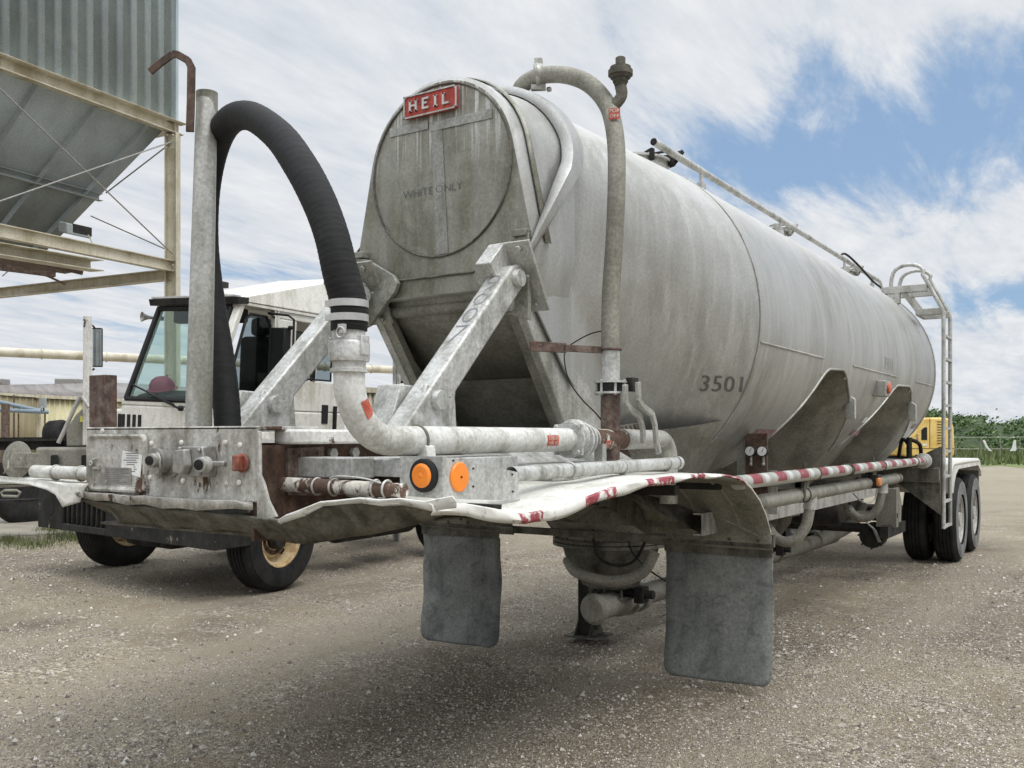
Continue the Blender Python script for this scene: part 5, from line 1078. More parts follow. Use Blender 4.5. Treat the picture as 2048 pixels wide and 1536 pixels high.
def build_legs():
    for s in (1, -1):
        x = C + (.58 if s == 1 else -.35); y_ = 6.27
        mb = MB(); mb.box(x - .07, x + .07, y_ - .07, y_ + .07, .62, 1.2); lg = mb.build('landing_leg', m_underbody, TR, bevel=.006)
        mb = MB(); mb.box(x - .058, x + .058, y_ - .058, y_ + .058, .05, .80); mb.build('inner_leg', m_dark, lg, bevel=.004)
        mb = MB(); mb.box(x - .14, x + .14, y_ - .13, y_ + .13, .04, .052); mb.prism([(x - .056, y_ - .12, .052), (x - .056, y_ + .12, .052), (x - .056, y_ + .05, .16), (x - .056, y_ - .05, .16)], (-.008, 0, 0)); mb.prism([(x + .056, y_ - .12, .052), (x + .056, y_ + .12, .052), (x + .056, y_ + .05, .16), (x + .056, y_ - .05, .16)], (.008, 0, 0)); mb.bolt((x + .06, y_, .12), X, .03, .02); mb.build('leg_foot', m_underbody, lg)
        mb = MB(); mb.beam((x, y_, 1.15), (C + .9 * s, y_, 1.15), .06, .06); mb.build('leg_crossbar', m_underbody, TR)
    # hoses and cables hanging by the first outlet
    mb = MB(); mb.tube(spline([(C - .12, 5.55, .70), (C + .0, 5.48, .63), (C + .25, 5.46, .60), (C + .45, 5.5, .66), (C + .52, 5.55, .80)], 6), .035, 14); mb.build('aeration_hose', m_slope, TR)
    mb = MB(); mb.tube(spline([(C + .1, 5.50, .92), (C + .13, 5.5, .76), (C + .25, 5.5, .70), (C + .4, 5.5, .74), (C + .5, 5.5, .92)], 5), .010, 8); mb.tube(spline([(C + .36, 5.5, .92), (C + .38, 5.5, .8), (C + .5, 5.52, .68), (C + .66, 5.52, .6)], 5), .006, 6); mb.build('hanging_cable', m_dark, TR)
build_pipework(); build_side(); build_rear(); build_legs()
# ------------------------------------------------------------------ white terminal tractor beside the trailer
def build_tractor():
    yaw = R(5.4); ax = V((math.cos(yaw), math.sin(yaw), 0)); O = V((-7.02, 6.62, 0)) - ax * 1.22
    # root pivots at the right front wheel: the truck leans on the uneven yard
    roll = R(2.6); T = empty('terminal_tractor', tuple(O + ax * 1.22), (0, roll, yaw), 'white yard tractor with raked windscreen, black slotted bumper and cream wheel, beside the tank trailer', 'yard tractor')
    M_ = roots[T]; 
    def P(a, b, z): return M_ @ V((a - 1.22, b, z))
    class LB(MB):                                          # builder in the truck's own frame: a = to its left side, b = rearwards
        def build(s, *k, **w):
            s.v = [M_ @ (p - V((1.22, 0, 0))) for p in s.v]; return MB.build(s, *k, **w)
    # chassis
    mb = LB(); mb.box(-.45, -.35, -.7, 6.2, .62, .92); mb.box(.35, .45, -.7, 6.2, .62, .92); mb.box(-.35, .35, 5.0, 5.2, .65, .9); mb.build('chassis_rails', m_dark, T)
    mb = LB(); mb.box(-.33, .33, -.6, 1.5, .38, .9); mb.build('engine_light_block', m_dark, T, bevel=.05)
    for s_ in (1, -1): mb = LB(); mb.box(min(s_ * .5, s_ * 1.2), max(s_ * .5, s_ * 1.2), -.82, -.56, .62, .95); mb.build('arch_light_block', m_dark, T)
    mb = LB(); mb.box(-1.0, -.3, .9, 1.9, .35, .8); mb.build('battery_box', m_dark, T, bevel=.02)
    for a0, b0 in ((.62, 1.3), (.62, 2.05)): mb = LB(); mb.cyl((a0 + .2, b0, .55), (a0 + .2, b0 + .62, .55), .24, n=26); mb.build('air_tank', m_dark, T)
    # wheels
    for (a, b, s, rm) in ((1.07, 0, 1, m_rimyellow), (-1.07, 0, -1, m_rimyellow), (1.0, 3.35, 1, m_rimwhite), (-1.0, 3.35, -1, m_rimwhite)):
        wl = wheel_mb(T, (0, 0, 0), s, .52, .30, rm, m_tyre, .285)
        for o in [wl] + list(wl.children):
            for v in o.data.vertices:                       # back to its own frame, then out to the axle end
                q = M_ @ v.co; v.co = V((q.x + a - 1.22, q.y + b, q.z + .52))
            o.data.update()
    for b_ in (0, 3.35): mb = LB(); mb.cyl((-1, b_, .5), (1, b_, .5), .07); mb.build('axle', m_dark, T)
    # bumper: plate with slots and round holes
    mb = LB(); z0, z1 = .50, .90
    mb.box(-1.22, -.86, -.92, -.87, z0 + .0, z1 + .06); mb.box(-.22, 1.22, -.92, -.87, z0, z1 + .02); mb.box(-.86, -.22, -.92, -.87, z0, z0 + .07); mb.box(-.86, -.22, -.92, -.87, z1 - .03, z1 + .03)
    for k in range(10): mb.box(-.86 + k * .0711 - .008, -.86 + k * .0711 + .010, -.915, -.875, z0 + .07, z1 - .03)
    mb.box(1.14, 1.22, -.87, -.35, z0, z1); mb.box(-1.22, -1.16, -.87, -.35, z0, z1); bp = mb.build('front_bumper', m_bumper, T, bevel=.008)
    mb = LB(); mb.box(-.84, -.24, -.80, -.78, z0, z1); mb.lathe((-1.06, -.921, .72), (0, -1, 0), [(0, .085), (.002, .085), (.002, 0)], 22); mb.lathe((.28, -.921, .66), (0, -1, 0), [(0, .07), (.002, .07), (.002, 0)], 22); mb.build('bumper_openings', m_black, bp)
    # cab
    Y0, Y1 = -.86, 1.2; A0, A1 = -.12, 1.0
    mb = LB(); mb.prism([(A0, Y0, .75), (A0, Y0, 1.78), (A0, Y1, 1.78), (A0, Y1, .75)], (A1 - A0, 0, 0)); mb.build('cab_lower_body', m_cab, T, bevel=.02)
    mb = LB(); mb.prism([(-.34, Y0 + .02, .9), (-.34, Y0 + .02, 1.74), (-.34, 1.6, 1.62), (-.34, 1.6, .9)], (A0 + .34, 0, 0)); hd = mb.build('engine_cover', m_cab, T, bevel=.03)
    for k in range(7): a_ = -.33 + k * .075; yy = Y0 + (.014 if a_ < A0 - .05 else -.006); mb = LB(); mb.box(a_, a_ + .042, yy, yy + .006, 1.54, 1.69); mb.build('cooling_slot', m_black, hd)
    zb, zt = 1.78, 2.80; fb, ft = -.86, -.45                # windscreen leans back
    fy = lambda z: fb + (ft - fb) * (z - zb) / (zt - zb)
    mb = LB()                                              # pillars and window surround
    mb.beam((A0 + .03, fb + .02, zb), (A0 + .03, ft + .02, zt), .07, .05, (0, 1, 0)); mb.beam((A1 - .05, fb + .02, zb), (A1 - .05, ft + .02, zt), .11, .06, (0, 1, 0))
    mb.box(A0, A1, fb, fb + .06, zb, zb + .06); mb.box(A0, A1, ft - .02, ft + .08, zt - .03, zt + .02)
    mb.box(A1 - .05, A1, -.0, .09, zb, zt); mb.box(A1 - .05, A1, Y1 - .08, Y1, zb, zt); mb.box(A1 - .05, A1, .0, Y1, zt - .10, zt); mb.box(A1 - .05, A1, .09, Y1, zb, 2.10); mb.box(A1 - .05, A1, .09, .34, 2.1, zt - .1)
    mb.box(A1 - .05, A1, .62, .68, 2.1, 2.6)
    mb.box(A0, A0 + .05, Y1 - .08, Y1, zb, zt); mb.box(A0, A0 + .05, .2, .3, zb, zt); mb.box(A0, A1, Y1 - .05, Y1, zb, 2.0); mb.box(A0, A1, Y1 - .05, Y1, 2.6, zt); mb.box(.4, .46, Y1 - .05, Y1, 2.0, 2.6)
    mb.build('cab_frame', m_cab, T, bevel=.012)
    # roof: rising fairing and black visor
    mb = LB(); mb.add([(A0 - .02, ft - .06, 2.81), (A1 + .02, ft - .06, 2.81), (A1 + .02, Y1 + .05, 2.81), (A0 - .02, Y1 + .05, 2.81), (A0 + .05, ft + .0, 2.84), (A1 - .03, ft + .0, 2.84), (A1 - .05, Y1, 3.27), (A0 + .1, Y1, 3.27)],
                      [(0, 3, 2, 1), (4, 5, 6, 7), (0, 1, 5, 4), (1, 2, 6, 5), (2, 3, 7, 6), (3, 0, 4, 7)]); mb.build('roof_fairing', m_cab, T, bevel=.015)
    mb = LB(); mb.box(A0 + .35, A0 + .55, ft + .25, ft + .4, 3.0, 3.06); mb.prism([(A0 - .03, ft - .10, 2.84), (A0 - .03, ft - .08, 2.775), (A0 - .03, ft + .06, 2.79), (A0 - .03, ft + .06, 2.85)], (A1 - A0 + .06, 0, 0)); mb.build('sun_visor', m_dark, T, bevel=.006)
    mb = LB(); mb.box(A0 + .0, A1 - .02, ft - .09, ft + .0, 2.845, 2.862); mb.build('visor_cap', m_clamp, T)
    wsl = []
    def inset(m_, z0, z1, name, mat, th=.006, seal=True):
        pts = [(A0 + m_, fy(z0) - .012, z0), (A1 - m_ - .05, fy(z0) - .012, z0), (A1 - m_ - .05, fy(z1) - .012, z1), (A0 + m_, fy(z1) - .012, z1)]
        return pts
    q = inset(.05, zb + .06, zt - .05, '', None); mb = LB(); mb.prism(q, (0, .006, .002)); ws = mb.build('windscreen', m_glass, T)
    mb = LB()
    for a_, b_ in zip(q, q[1:] + q[:1]): mb.tube([a_, b_], .026, 8)
    mb.build('windscreen_seal', m_black, ws)
    mb = LB(); w0 = V((A0 + .08, fy(1.98) - .03, 1.98)); w1 = V((.62, fy(1.80) - .04, 1.80)); mb.beam(w0, w1, .018, .012); mb.beam(w0.lerp(w1, .45) + V((0, -.015, .0)), w1 + V((.08, -.02, -.03)), .02, .014); mb.ball(w1 + V((.1, -.01, -.03)), .03, 10, 6); mb.build('wiper', m_black, T)
    # door glass with rubber frame, side window, hinge strip, handle recess
    x = A1 + .004
    dq = [(x, -.66, 1.84), (x, -.06, 1.84), (x, -.06, 2.62), (x, -.12, 2.70), (x, -.34, 2.70), (x, -.40, 2.64)]
    mb = LB(); mb.prism(dq, (-.006, 0, 0)); dg = mb.build('door_window', m_dglass, T); mb = LB(); mb.tube(dq + [dq[0]], .014, 8); mb.build('door_window_seal', m_black, dg)
    mb = LB(); sq = [(x - .01, .34, 2.12), (x - .01, .92, 2.12), (x - .01, .92, 2.58), (x - .01, .34, 2.60)]; mb.prism(sq, (-.006, 0, 0)); sg = mb.build('side_window', m_dglass, T); mb = LB(); mb.tube(sq + [sq[0]], .012, 8); mb.tube([(x, .63, 2.12), (x, .63, 2.6)], .016, 6); mb.build('side_window_seal', m_black, sg)
    mb = LB(); mb.tube([(x, .05, 1.0), (x, .05, 2.78)], .012, 8); mb.box(x - .01, x + .006, .0, .015, .95, 2.78); mb.box(x - .004, x + .012, -.5, Y1, 2.775, 2.80); mb.build('door_edge', m_cab, T)
    mb = LB(); mb.box(x - .004, x + .004, .78, .88, 1.66, 1.86); mb.build('door_recess', m_black, T); mb = LB(); mb.box(x - .004, x + .03, .97, 1.0, 1.6, 1.85); mb.build('rear_latch', m_black, T)
    # mirror
    x0_ = x; x = x - .13
    mb = LB(); mb.tube([(x + .13, -.0, 2.70), (x + .1, -.06, 2.74), (x + .32, -.02, 2.72), (x + .36, .02, 2.68), (x + .36, .02, 2.1), (x + .33, 0, 1.9), (x, 0.02, 1.86)], .012, 10); mi = mb.build('mirror_arm', m_black, T)
    mb = LB(); mb.box(x + .11, x + .31, -.05, .05, 2.15, 2.60); mb.box(x + .30, x + .36, -.01, .02, 2.58, 2.62); mb.build('mirror_housing', m_black, mi, bevel=.045); x = x0_
    # horn
    mb = LB(); mb.lathe((A0 - .02, ft - .02, 2.66), (-.35, -1, 0), [(0, .012), (.06, .018), (.10, .032), (.13, .052), (.132, .045), (.09, .02)], 20, False); mb.box(A0 - .04, A0 + .03, ft - .02, ft + .05, 2.64, 2.68); mb.build('air_horn', m_ductile, T)
    # inside: dash, seat, wheel, fan, column
    mb = LB(); mb.prism([(A0 + .04, -.72, 1.70), (A0 + .04, -.72, 1.88), (A0 + .04, -.5, 1.94), (A0 + .04, -.3, 1.88), (A0 + .04, -.3, 1.70)], (A1 - A0 - .1, 0, 0)); mb.build('dashboard', m_dark, T, bevel=.02)
    mb = LB(); mb.box(.25, .75, .3, .42, 1.8, 2.55); mb.box(.25, .75, -.1, .4, 1.6, 1.75); mb.box(.38, .62, .31, .41, 2.55, 2.75); mb.build('seat', m_dark, T, bevel=.05)
    mb = LB(); mb.torus((.55, -.32, 2.03), (0, -.5, .86), .21, .014, 30, 8); mb.beam((.35, -.32, 2.03), (.75, -.32, 2.03), .03, .015); mb.cyl((.55, -.32, 2.03), (.55, -.5, 1.8), .03); mb.build('steering_wheel', m_black, T)
    mb = LB(); mb.box(-.02, .9, ft + .1, ft + .2, 2.62, 2.76); mb.build('overhead_console', m_dark, T, bevel=.02)
    mb = LB(); mb.box(A0 + .02, A1 - .06, Y0 + .1, Y1 - .06, 1.785, 1.795); mb.build('cab_floor_edge', m_dark, T)
    h = empty('hard_hat', tuple(P(.12, -.58, 1.945)), (0, roll, yaw), 'pink hard hat lying on the dashboard behind the windscreen of the white tractor', 'hard hat')
    c = P(.12, -.58, 1.945); mb = MB(); mb.lathe(c, (.1, -.25, 1), [(0, .15), (.006, .152), (.012, .125), (.06, .118), (.1, .09), (.125, .05), (.13, 0)], 26); mb.build('shell', m_pink, h)
    mb = MB(); mb.beam(c + V((-.02, -.10, .06)), c + V((0, .06, .14)), .03, .012); mb.build('ridge', m_pink, h)
    # fifth wheel deck behind
    mb = LB(); mb.box(-.6, .6, 2.8, 3.8, .92, 1.0); mb.build('fifth_wheel', m_dark, T)
build_tractor()

# ------------------------------------------------------------------ stripped tractor behind, on the far left
def build_chassis():
    o = pd(60, 873, 14.2); o.z = 0.12
    T = empty('stripped_yard_tractor', tuple(o), (0, 0, 0), 'stripped yard tractor at the far left with black frame rails and tall post with mirror', 'yard tractor')
    L = RX; D = 13.4
    mb = MB()
    for d in (12.9, 14.0): mb.beam(pd(-160, 889, d), pd(172, 886, d), .09, .17)
    mb.beam(pd(-20, 881, 13), pd(150, 879, 13), .5, .03); mb.build('frame_rails', m_dark, T)
    mb = MB(); a = pd(88, 896, 12.6); b = pd(185, 897, 12.6); mb.beam(V((a.x, a.y, 1.24)), V((b.x, b.y, 1.24)), .5, .30); tk = mb.build('step_tank', m_slope, T, bevel=.04)
    for u in (110, 172): mb = MB(); p = pd(u, 919, 12.33); mb.box(p.x - .09, p.x + .08, p.y - .02, p.y + .01, p.z - .09, p.z + .06); mb.build('step_hole', m_black, tk, bevel=.03)
    mb = MB(); prof = [(132, 893), (132, 862), (138, 848), (152, 828), (166, 815), (180, 810), (210, 810), (210, 893)]; mb.prism([pd(u, v, 12.7) for u, v in prof], FX * .5); fd = mb.build('cab_fender', m_slope, T, bevel=.02)
    mb = MB(); mb.prism([pd(160, 832, 12.68), pd(175, 832, 12.68), pd(175, 844, 12.68), pd(160, 844, 12.68)], FX * .004); mb.build('yellow_label', m_labely, fd)
    d = 12.2; mb = MB()
    x0, x1 = pd(165, 890, d), pd(185, 890, d); top0, top1 = pd(166, 632, d), pd(184, 632, d)
    mb.prism([x0, x0 + (x1 - x0) * .30, top0 + (top1 - top0) * .38, top0], FX * .12); mb.prism([x0 + (x1 - x0) * .30, x1, top1, top0 + (top1 - top0) * .38], FX * .012); po = mb.build('tall_post', m_white, T, bevel=.004)
    mb = MB(); a, b = pd(166.5, 654, d - .004), pd(171, 638, d - .004); add_text(mb, '3', lambda x, y: V((a.x + (b.x - a.x) * x, a.y + (b.y - a.y) * x, a.z + (b.z - a.z) * y)), 1, .02); mb.build('number_lettering', m_black, po)
    mb = MB(); mb.tube([pd(160, 793, d - .1), pd(117, 886, d - .1)], .026, 12); mb.tube([pd(164, 793, d - .1), pd(178, 815, d - .1)], .026, 12); mb.build('brace_tube', m_alu, T)
    mb = MB(); mb.obox(pd(194, 695, d + .25), (.055, .036, 0), (-.02, .03, 0), (0, 0, .255)); mr = mb.build('mirror_frame', m_black, T, bevel=.008)
    mb = MB(); mb.obox(pd(193.5, 695, d + .215), (.048, .031, 0), (-.004, .006, 0), (0, 0, .24)); mb.build('mirror_glass', m_mirror, mr)
    mb = MB(); mb.tube([pd(189, 655, d + .2), pd(184, 650, d + .1)], .012, 8); mb.tube([pd(188, 738, d + .2), pd(181, 742, d + .1)], .014, 8); mb.build('mirror_bracket', m_black, T)
    mb = MB(); c = pd(116, 873, 13.0); mb.lathe(c, (.84, .54, .1), [(-.12, .1), (-.12, .2), (-.08, .225), (.08, .225), (.12, .2), (.12, .1)], 28); mb.build('seat_pod', m_tyre, T)
    for (u, d_) in ((48, 15.6), (100, 18.2)):
        c = pd(u, 873, d_); c.z = .5 + .1; mb = MB(); mb.lathe(c - V((.14, 0, 0)), X, [(0, .3), (.02, .47), (.06, .515), (.22, .515), (.26, .47), (.28, .3), (.26, .2), (.26, 0)], 36); mb.build('wheel', m_tyre, T)
    mb = MB(); p, q = pd(-40, 1003, 12.6), pd(72, 1000, 12.6); mb.beam(p, q, .3, .03); mb.beam(p + V((0, 0, .12)), q + V((-.3, -.2, .12)), .1, .03); mb.build('step', m_dark, T)
    mb = MB(); mb.tube([pd(6, 992, 12.3), pd(3, 985, 12.3), pd(10, 981, 12.3), pd(34, 981, 12.3), pd(41, 985, 12.3), pd(36, 993, 12.3)], .02, 8, closed=True); mb.build('grab_loop', m_slope, T)
    mb = MB(); mb.beam(pd(-60, 940, 12.9), pd(90, 940, 12.9), .3, .2); mb.build('under_frame', m_dark, T)
build_chassis()

# ------------------------------------------------------------------ overhead silo on steel legs
def build_silo():
    D0 = 19.0; base = pd(345, 873, D0); base.z = 0
    e1 = (FX * .889 + RX * .457).normalized(); e2 = (FX * .457 - RX * .889).normalized()       # to the rear, to the left
    T = empty('silo', tuple(base), (0, 0, 0), 'overhead grey corrugated silo with sloping hopper on cream steel legs at the left edge', 'silo')
    def S(a, b, z): return base + e1 * a + e2 * b + V((0, 0, z))                              # a: back(+)/front(-), b: left
    zt = 7.72; zl = 4.93; W = 6.2
    # corrugated wall
    mb = MB(); rows = []; a = .12
    pts = []; step = .33
    for k in range(33):
        for da, db in ((0, 0), (.09, 0), (.11, .06), (.30, .06), (.325, 0)): pts.append((a - k * step - da, db + .02))
    mb.grid([[S(x, y, zt + .1) for x, y in pts], [S(x, y, 17) for x, y in pts]]); mb.build('corrugated_wall', m_steelgrey, T, solid=.01, angle=20)
    mb = MB(); pts = [(.12, .02 + k * .1 + 0) for k in range(2)]; mb.box
    mb.grid([[S(.12 + (.05 if k % 4 < 2 else 0), .02 + k * .1, z) for k in range(62)] for z in (zt + .1, 17)]); mb.build('corrugated_wall', m_steelgrey, T, solid=.01, angle=20)
    mb = MB(); mb.box; p = S(.12, 0, zt + .1); mb.beam(S(.10, .0, zt + .1), S(.10, .0, 17), .06, .06, tuple(e1)); mb.build('corner_trim', m_steelgrey, T)
    # ring beams
    mb = MB(); mb.channel(S(.22, 0, zt), S(-11, 0, zt), .16, .24, .018); mb.channel(S(0, 0, zt), S(0, W, zt), .16, .24, .018); mb.beam(S(.3, 0, zt + .125), S(-11, 0, zt + .125), .2, .012); mb.build('upper_ring_beam', m_cream, T)
    mb = MB(); mb.channel(S(0, 0, zl), S(-11, 0, zl), .16, .22, .016, ibeam=True); mb.channel(S(0, 0, zl - .16), S(0, W, zl - .16), .14, .22, .016); mb.build('lower_beam', m_cream, T)
    for (aa, bb) in ((0, 0), (0, W), (-11, 0)):
        mb = MB(); mb.channel(S(aa, bb, 0), S(aa, bb, zt - .13), .24, .24, .016, tuple(RX), ibeam=True)
        if aa == 0 and bb == 0:
            for zz in (zl, zt - .45, zt - .2):
                for q in (-.06, .06): mb.bolt(S(aa, bb, zz) + RX * q - FX * .12, -FX, .02, .02)
        mb.build('leg', m_cream, T, bevel=.004)
    # hopper: two visible faces with ribs
    b0 = (-1.5, 1.37); H0 = 5.0
    tp = [S(-.15, .12, zt - .1), S(-11, .12, zt - .1)]; bt = [S(-1.65, 1.75, H0), S(-9.4, 1.75, H0)]
    tq = [S(-.15, W, zt - .1)]; bq = [S(-1.65, W - 1.7, H0)]
    mb = MB(); mb.add([tp[0], tp[1], bt[1], bt[0]], [(0, 1, 2, 3)]); mb.add([tp[0], bt[0], bq[0], tq[0]], [(0, 1, 2, 3)]); mb.build('hopper', m_hopper, T, solid=.012)
    for k in range(9):
        t = (k + .35) / 9 * 1.0; p = tp[0].lerp(tp[1], t); q = bt[0].lerp(bt[1], t); n = RX * .05
        mb = MB(); mb.beam(p + n, q + n, .02, .09, tuple(RX)); mb.build('hopper_rib', m_hopper, T)
    for k in range(5):
        t = (k + .5) / 5; p = tp[0].lerp(tq[0], t); q = bt[0].lerp(bq[0], t); mb = MB(); mb.beam(p - FX * .0 + e1 * .05, q + e1 * .05, .02, .09, tuple(e1)); mb.build('hopper_rib', m_hopper, T)
    t = .54; p = tp[0].lerp(bt[0], t); q = tp[1].lerp(bt[1], t); mb = MB(); mb.channel(p + RX * .07, q + RX * .07, .12, .14, .01); mb.build('hopper_band', m_hopper, T)
    mb = MB(); mb.obox(p - e1 * .28 + RX * .05 + V((0, 0, .16)), -e1 * .22, (V(tp[0]) - V(bt[0])).normalized() * .14, RX * .008); mb.build('patch_plate', m_cream, T)
    for (p, q) in ((pd(345, 508, D0 - .1), pd(-60, 120, 15.0)), (pd(345, 283, D0 - .1), pd(-80, 430, 14.6)), (pd(342, 286, D0 - .05), pd(212, 386, D0 + .3)), (pd(342, 503, D0), pd(182, 432, D0 + 1.2)), (pd(5, 552, 22.5), pd(42, 520, 21.5))): mb = MB(); mb.cyl(p, q, .014, n=8); mb.build('tie_rod', m_ductile, T)
    # gate gear under the hopper
    mb = MB(); mb.channel(pd(194, 532, 17.2), pd(-80, 487, 14.4), .3, .2, .016); mb.build('gate_channel', m_cream, T)
    mb = MB(); mb.beam(pd(-40, 512, 16.6), pd(150, 542, 18), .7, .04); mb.tube([pd(60, 520, 17), pd(165, 545, 17.6)], .05, 10); mb.tube([pd(70, 545, 17), pd(95, 552, 17), pd(130, 568, 17)], .02, 8); mb.beam(pd(-30, 530, 17.6), pd(110, 548, 18.4), .12, .12); mb.beam(pd(20, 540, 17.6), pd(140, 526, 18), .08, .06); mb.build('slide_gate', m_rustred, T)
    mb = MB(); c = pd(150, 460, 17.4); mb.obox(c, e1 * .26, e2 * .12 + V((0, 0, .03)), V((0, 0, .10))); lb = mb.build('flood_light', m_hopper, T, bevel=.02); mb = MB(); mb.obox(c - V((0, 0, .0)) + RX * .13, e1 * .2, RX * .01, V((0, 0, .08))); mb.build('lamp_glass', m_dark, lb)
    mb = MB(); mb.tube(spline([pd(176, 470, 17.4), pd(182, 480, 17.4), pd(186, 492, 17.4), pd(183, 500, 17.4)], 4), .012, 6); mb.build('lamp_cable', m_cream, T)
build_silo()

def build_background():
    # long overhead duct
    a, b = pd(-60, 699, 32.5), pd(1300, 772, 54)
    z = 4.45; a.z = b.z = z
    T = empty('overhead_duct', (a.x, a.y, 0), label='long pale cream round duct running level behind the white tractor', cat='duct')
    p0, p1 = pd(-60, 873, 32.3), pd(1250, 873, 49.5); p0.z = p1.z = z
    mb = MB(); mb.cyl(p0, p1, .165, n=24); dt = mb.build('duct_tube', m_duct, T)
    mb = MB(); dr = (p1 - p0).normalized()
    for k in range(12): c = p0 + dr * (2.2 + k * 2.15); mb.lathe(c, dr, [(0, .16), (0, .20), (.03, .20), (.03, .16)], 24, False)
    mb.build('duct_flange', m_duct, dt)
    for k in (.2, 8.5, 17): c = p0 + dr * k; mb = MB(); mb.box(c.x - .08, c.x + .08, c.y - .08, c.y + .08, 0, z - .17); mb.build('support_post', m_cream, T)
    # yellow metal building with tan lean-to wall
    E0 = pd(78, 873, 44.4); E0.z = 0; right = pd(520, 873, 60); right.z = 0; left = pd(-150, 873, 37.0); left.z = 0
    T = empty('metal_building', (E0.x, E0.y, 0), label='low pale yellow metal building with grey roof and tan side wall, far left', cat='building')
    up = 3.4
    def wall(name, P, Q, z0, z1, mat, pitch=.3, dep=.04):
        n = int((Q - P).length / pitch); D_ = (Q - P) / n; nn = D_.normalized().cross(Z); nn = nn if nn.dot(FX) < 0 else -nn; r = []
        for k in range(n):
            for t, e in ((0, 0), (.7, 0), (.75, 1), (.95, 1)): r.append(P + D_ * (k + t) + nn * dep * e)
        mb = MB(); mb.grid([[p + V((0, 0, z0)) for p in r], [p + V((0, 0, z1)) for p in r]]); return mb.build(name, mat, T, solid=.01, angle=20)
    wall('front_wall', E0, right, 0, up, m_yellowwall); wall('side_wall', left, E0, 0, up, m_tanwall, .45, .03)
    mb = MB(); n1 = (right - E0).normalized(); back = FX * 9
    mb.add([left + V((0, 0, up + .05)) - RX * .0, E0 + V((0, 0, up + .05)) - FX * .3, right + V((0, 0, up + .1)) - FX * .3, right + FX * 6 + V((0, 0, up + 1.1)), E0 + FX * 9 + V((0, 0, up + 1.12)), left + FX * 9 + V((0, 0, up + .55))], [(0, 1, 4, 5), (1, 2, 3, 4)]); mb.build('roof', m_roof, T, solid=.08)
    mb = MB(); mb.beam(E0 - FX * .35 + V((0, 0, up)), right - FX * .35 + V((0, 0, up)), .12, .16); mb.beam(left - FX * .1 + V((0, 0, up)), E0 - FX * .35 + V((0, 0, up)), .1, .12); mb.beam(E0 - FX * .1, E0 - FX * .1 + V((0, 0, up)), .22, .16, tuple(FX)); mb.build('eave_trim', m_cream, T)
    for u, w in ((139, .9), (2, .4)): c = pd(u, 764, 52); mb = MB(); mb.obox(c, RX * w * .66, FX * .5, V((0, 0, .17))); mb.build('roof_vent', m_ductile, T, bevel=.05)
    mb = MB(); c = pd(150, 830, 47.0); mb.obox(c, RX * .3, FX * .05, V((0, 0, .55))); mb.build('white_door', m_whiteplain, T); c = pd(86, 806, 44.0); mb = MB(); mb.obox(c, RX * .12, FX * .1, V((0, 0, .22))); mb.build('wall_lamp', m_hopper, T)
    # blue-grey pipes on thin rusty stands
    T = empty('pipe_rack', tuple(V((pd(50, 873, 34).x, pd(50, 873, 34).y, 0))), label='two blue grey pipes on thin rusty stands in front of the yellow building', cat='pipe rack')
    for (P_, Q_) in (((-20, 800, 33), (90, 824, 34)), ((-20, 819, 33), (97, 824, 34))): mb = MB(); mb.cyl(pd(*P_), pd(*Q_), .075); mb.build('blue_pipe', m_bluepipe, T)
    mb = MB()
    for u in (40, 44, 84): mb.lathe(pd(u, 819 if u > 50 else 816, 33.6), RX, [(0, .07), (0, .11), (.05, .11), (.05, .07)], 18, False)
    mb.build('pipe_flange', m_bluepipe, T)
    for u, v0 in ((90, 826), (37, 826), (28, 790)): p = pd(u, v0, 34); mb = MB(); mb.cyl(p, (p.x, p.y, 0), .03, n=8); mb.build('stand_post', m_rustred, T)
    p = pd(11, 808, 30); mb = MB(); mb.box(p.x - .09, p.x + .09, p.y - .09, p.y + .09, 0, p.z)
    o = mb.build('steel_column', m_rustred); tag(o, 'rust red square steel column beside the left silo leg', 'column')
    # beige corrugated container wall
    a, b = pd(700, 873, 21.5), pd(1010, 873, 25.5); a.z = b.z = 0
    T = empty('freight_container', tuple(a), label='beige corrugated freight container standing behind the tank trailer struts', cat='container')
    n = 34; D_ = (b - a) / n; nn = -FX; r = []
    for k in range(n):
        for t, e in ((0, 0), (.45, 0), (.55, 1), (.95, 1)): r.append(a + D_ * (k + t) + nn * .05 * e)
    top = 1.53 + 21.5 * 98 / 1900
    mb = MB(); mb.grid([[p + V((0, 0, .1)) for p in r], [p + V((0, 0, top - .08)) for p in r]]); mb.build('corrugated_side', m_container, T, solid=.01, angle=20)
    mb = MB(); mb.beam(a + V((0, 0, top - .04)) - FX * .04, b + V((0, 0, top - .04)) - FX * .04, .12, .12); mb.beam(a + V((0, 0, .1)), b + V((0, 0, .1)), .12, .15)
    for q in (a, b): mb.beam(q, q + V((0, 0, top)), .12, .12, tuple(FX))
    mb.build('corner_frame', m_container, T); mb = MB(); mb.add([p + V((0, 0, top - .02)) for p in (a, b, b + FX * 2.4, a + FX * 2.4)], [(0, 1, 2, 3)]); mb.add([p + q for p in (a + FX * 2.4, b + FX * 2.4) for q in (V((0, 0, .1)), V((0, 0, top)))], [(0, 1, 3, 2)]); mb.build('container_roof', m_container, T, solid=.02)
    # second post with mirror, between the struts
    d = 13.2; p = pd(796, 873, d); T = empty('mirror_post', (p.x, p.y, 0), label='slim pale steel post with a small mirror, seen between the struts of the tank trailer', cat='post')
    mb = MB()
    for u in (789.5, 797.5): q = pd(u, 722 + (u > 790) * 0, d); mb.box(q.x - .02, q.x + .02, q.y - .02, q.y + .02, 0, q.z)
    q0, q1 = pd(787, 800, d + .03), pd(800, 800, d + .03); mb.prism([V((q0.x, q0.y, 0)), V((q1.x, q1.y, 0)), V((q1.x, q1.y, 2.5)), V((q0.x, q0.y, 2.5))], FX * .01); mb.build('post', m_galv, T)
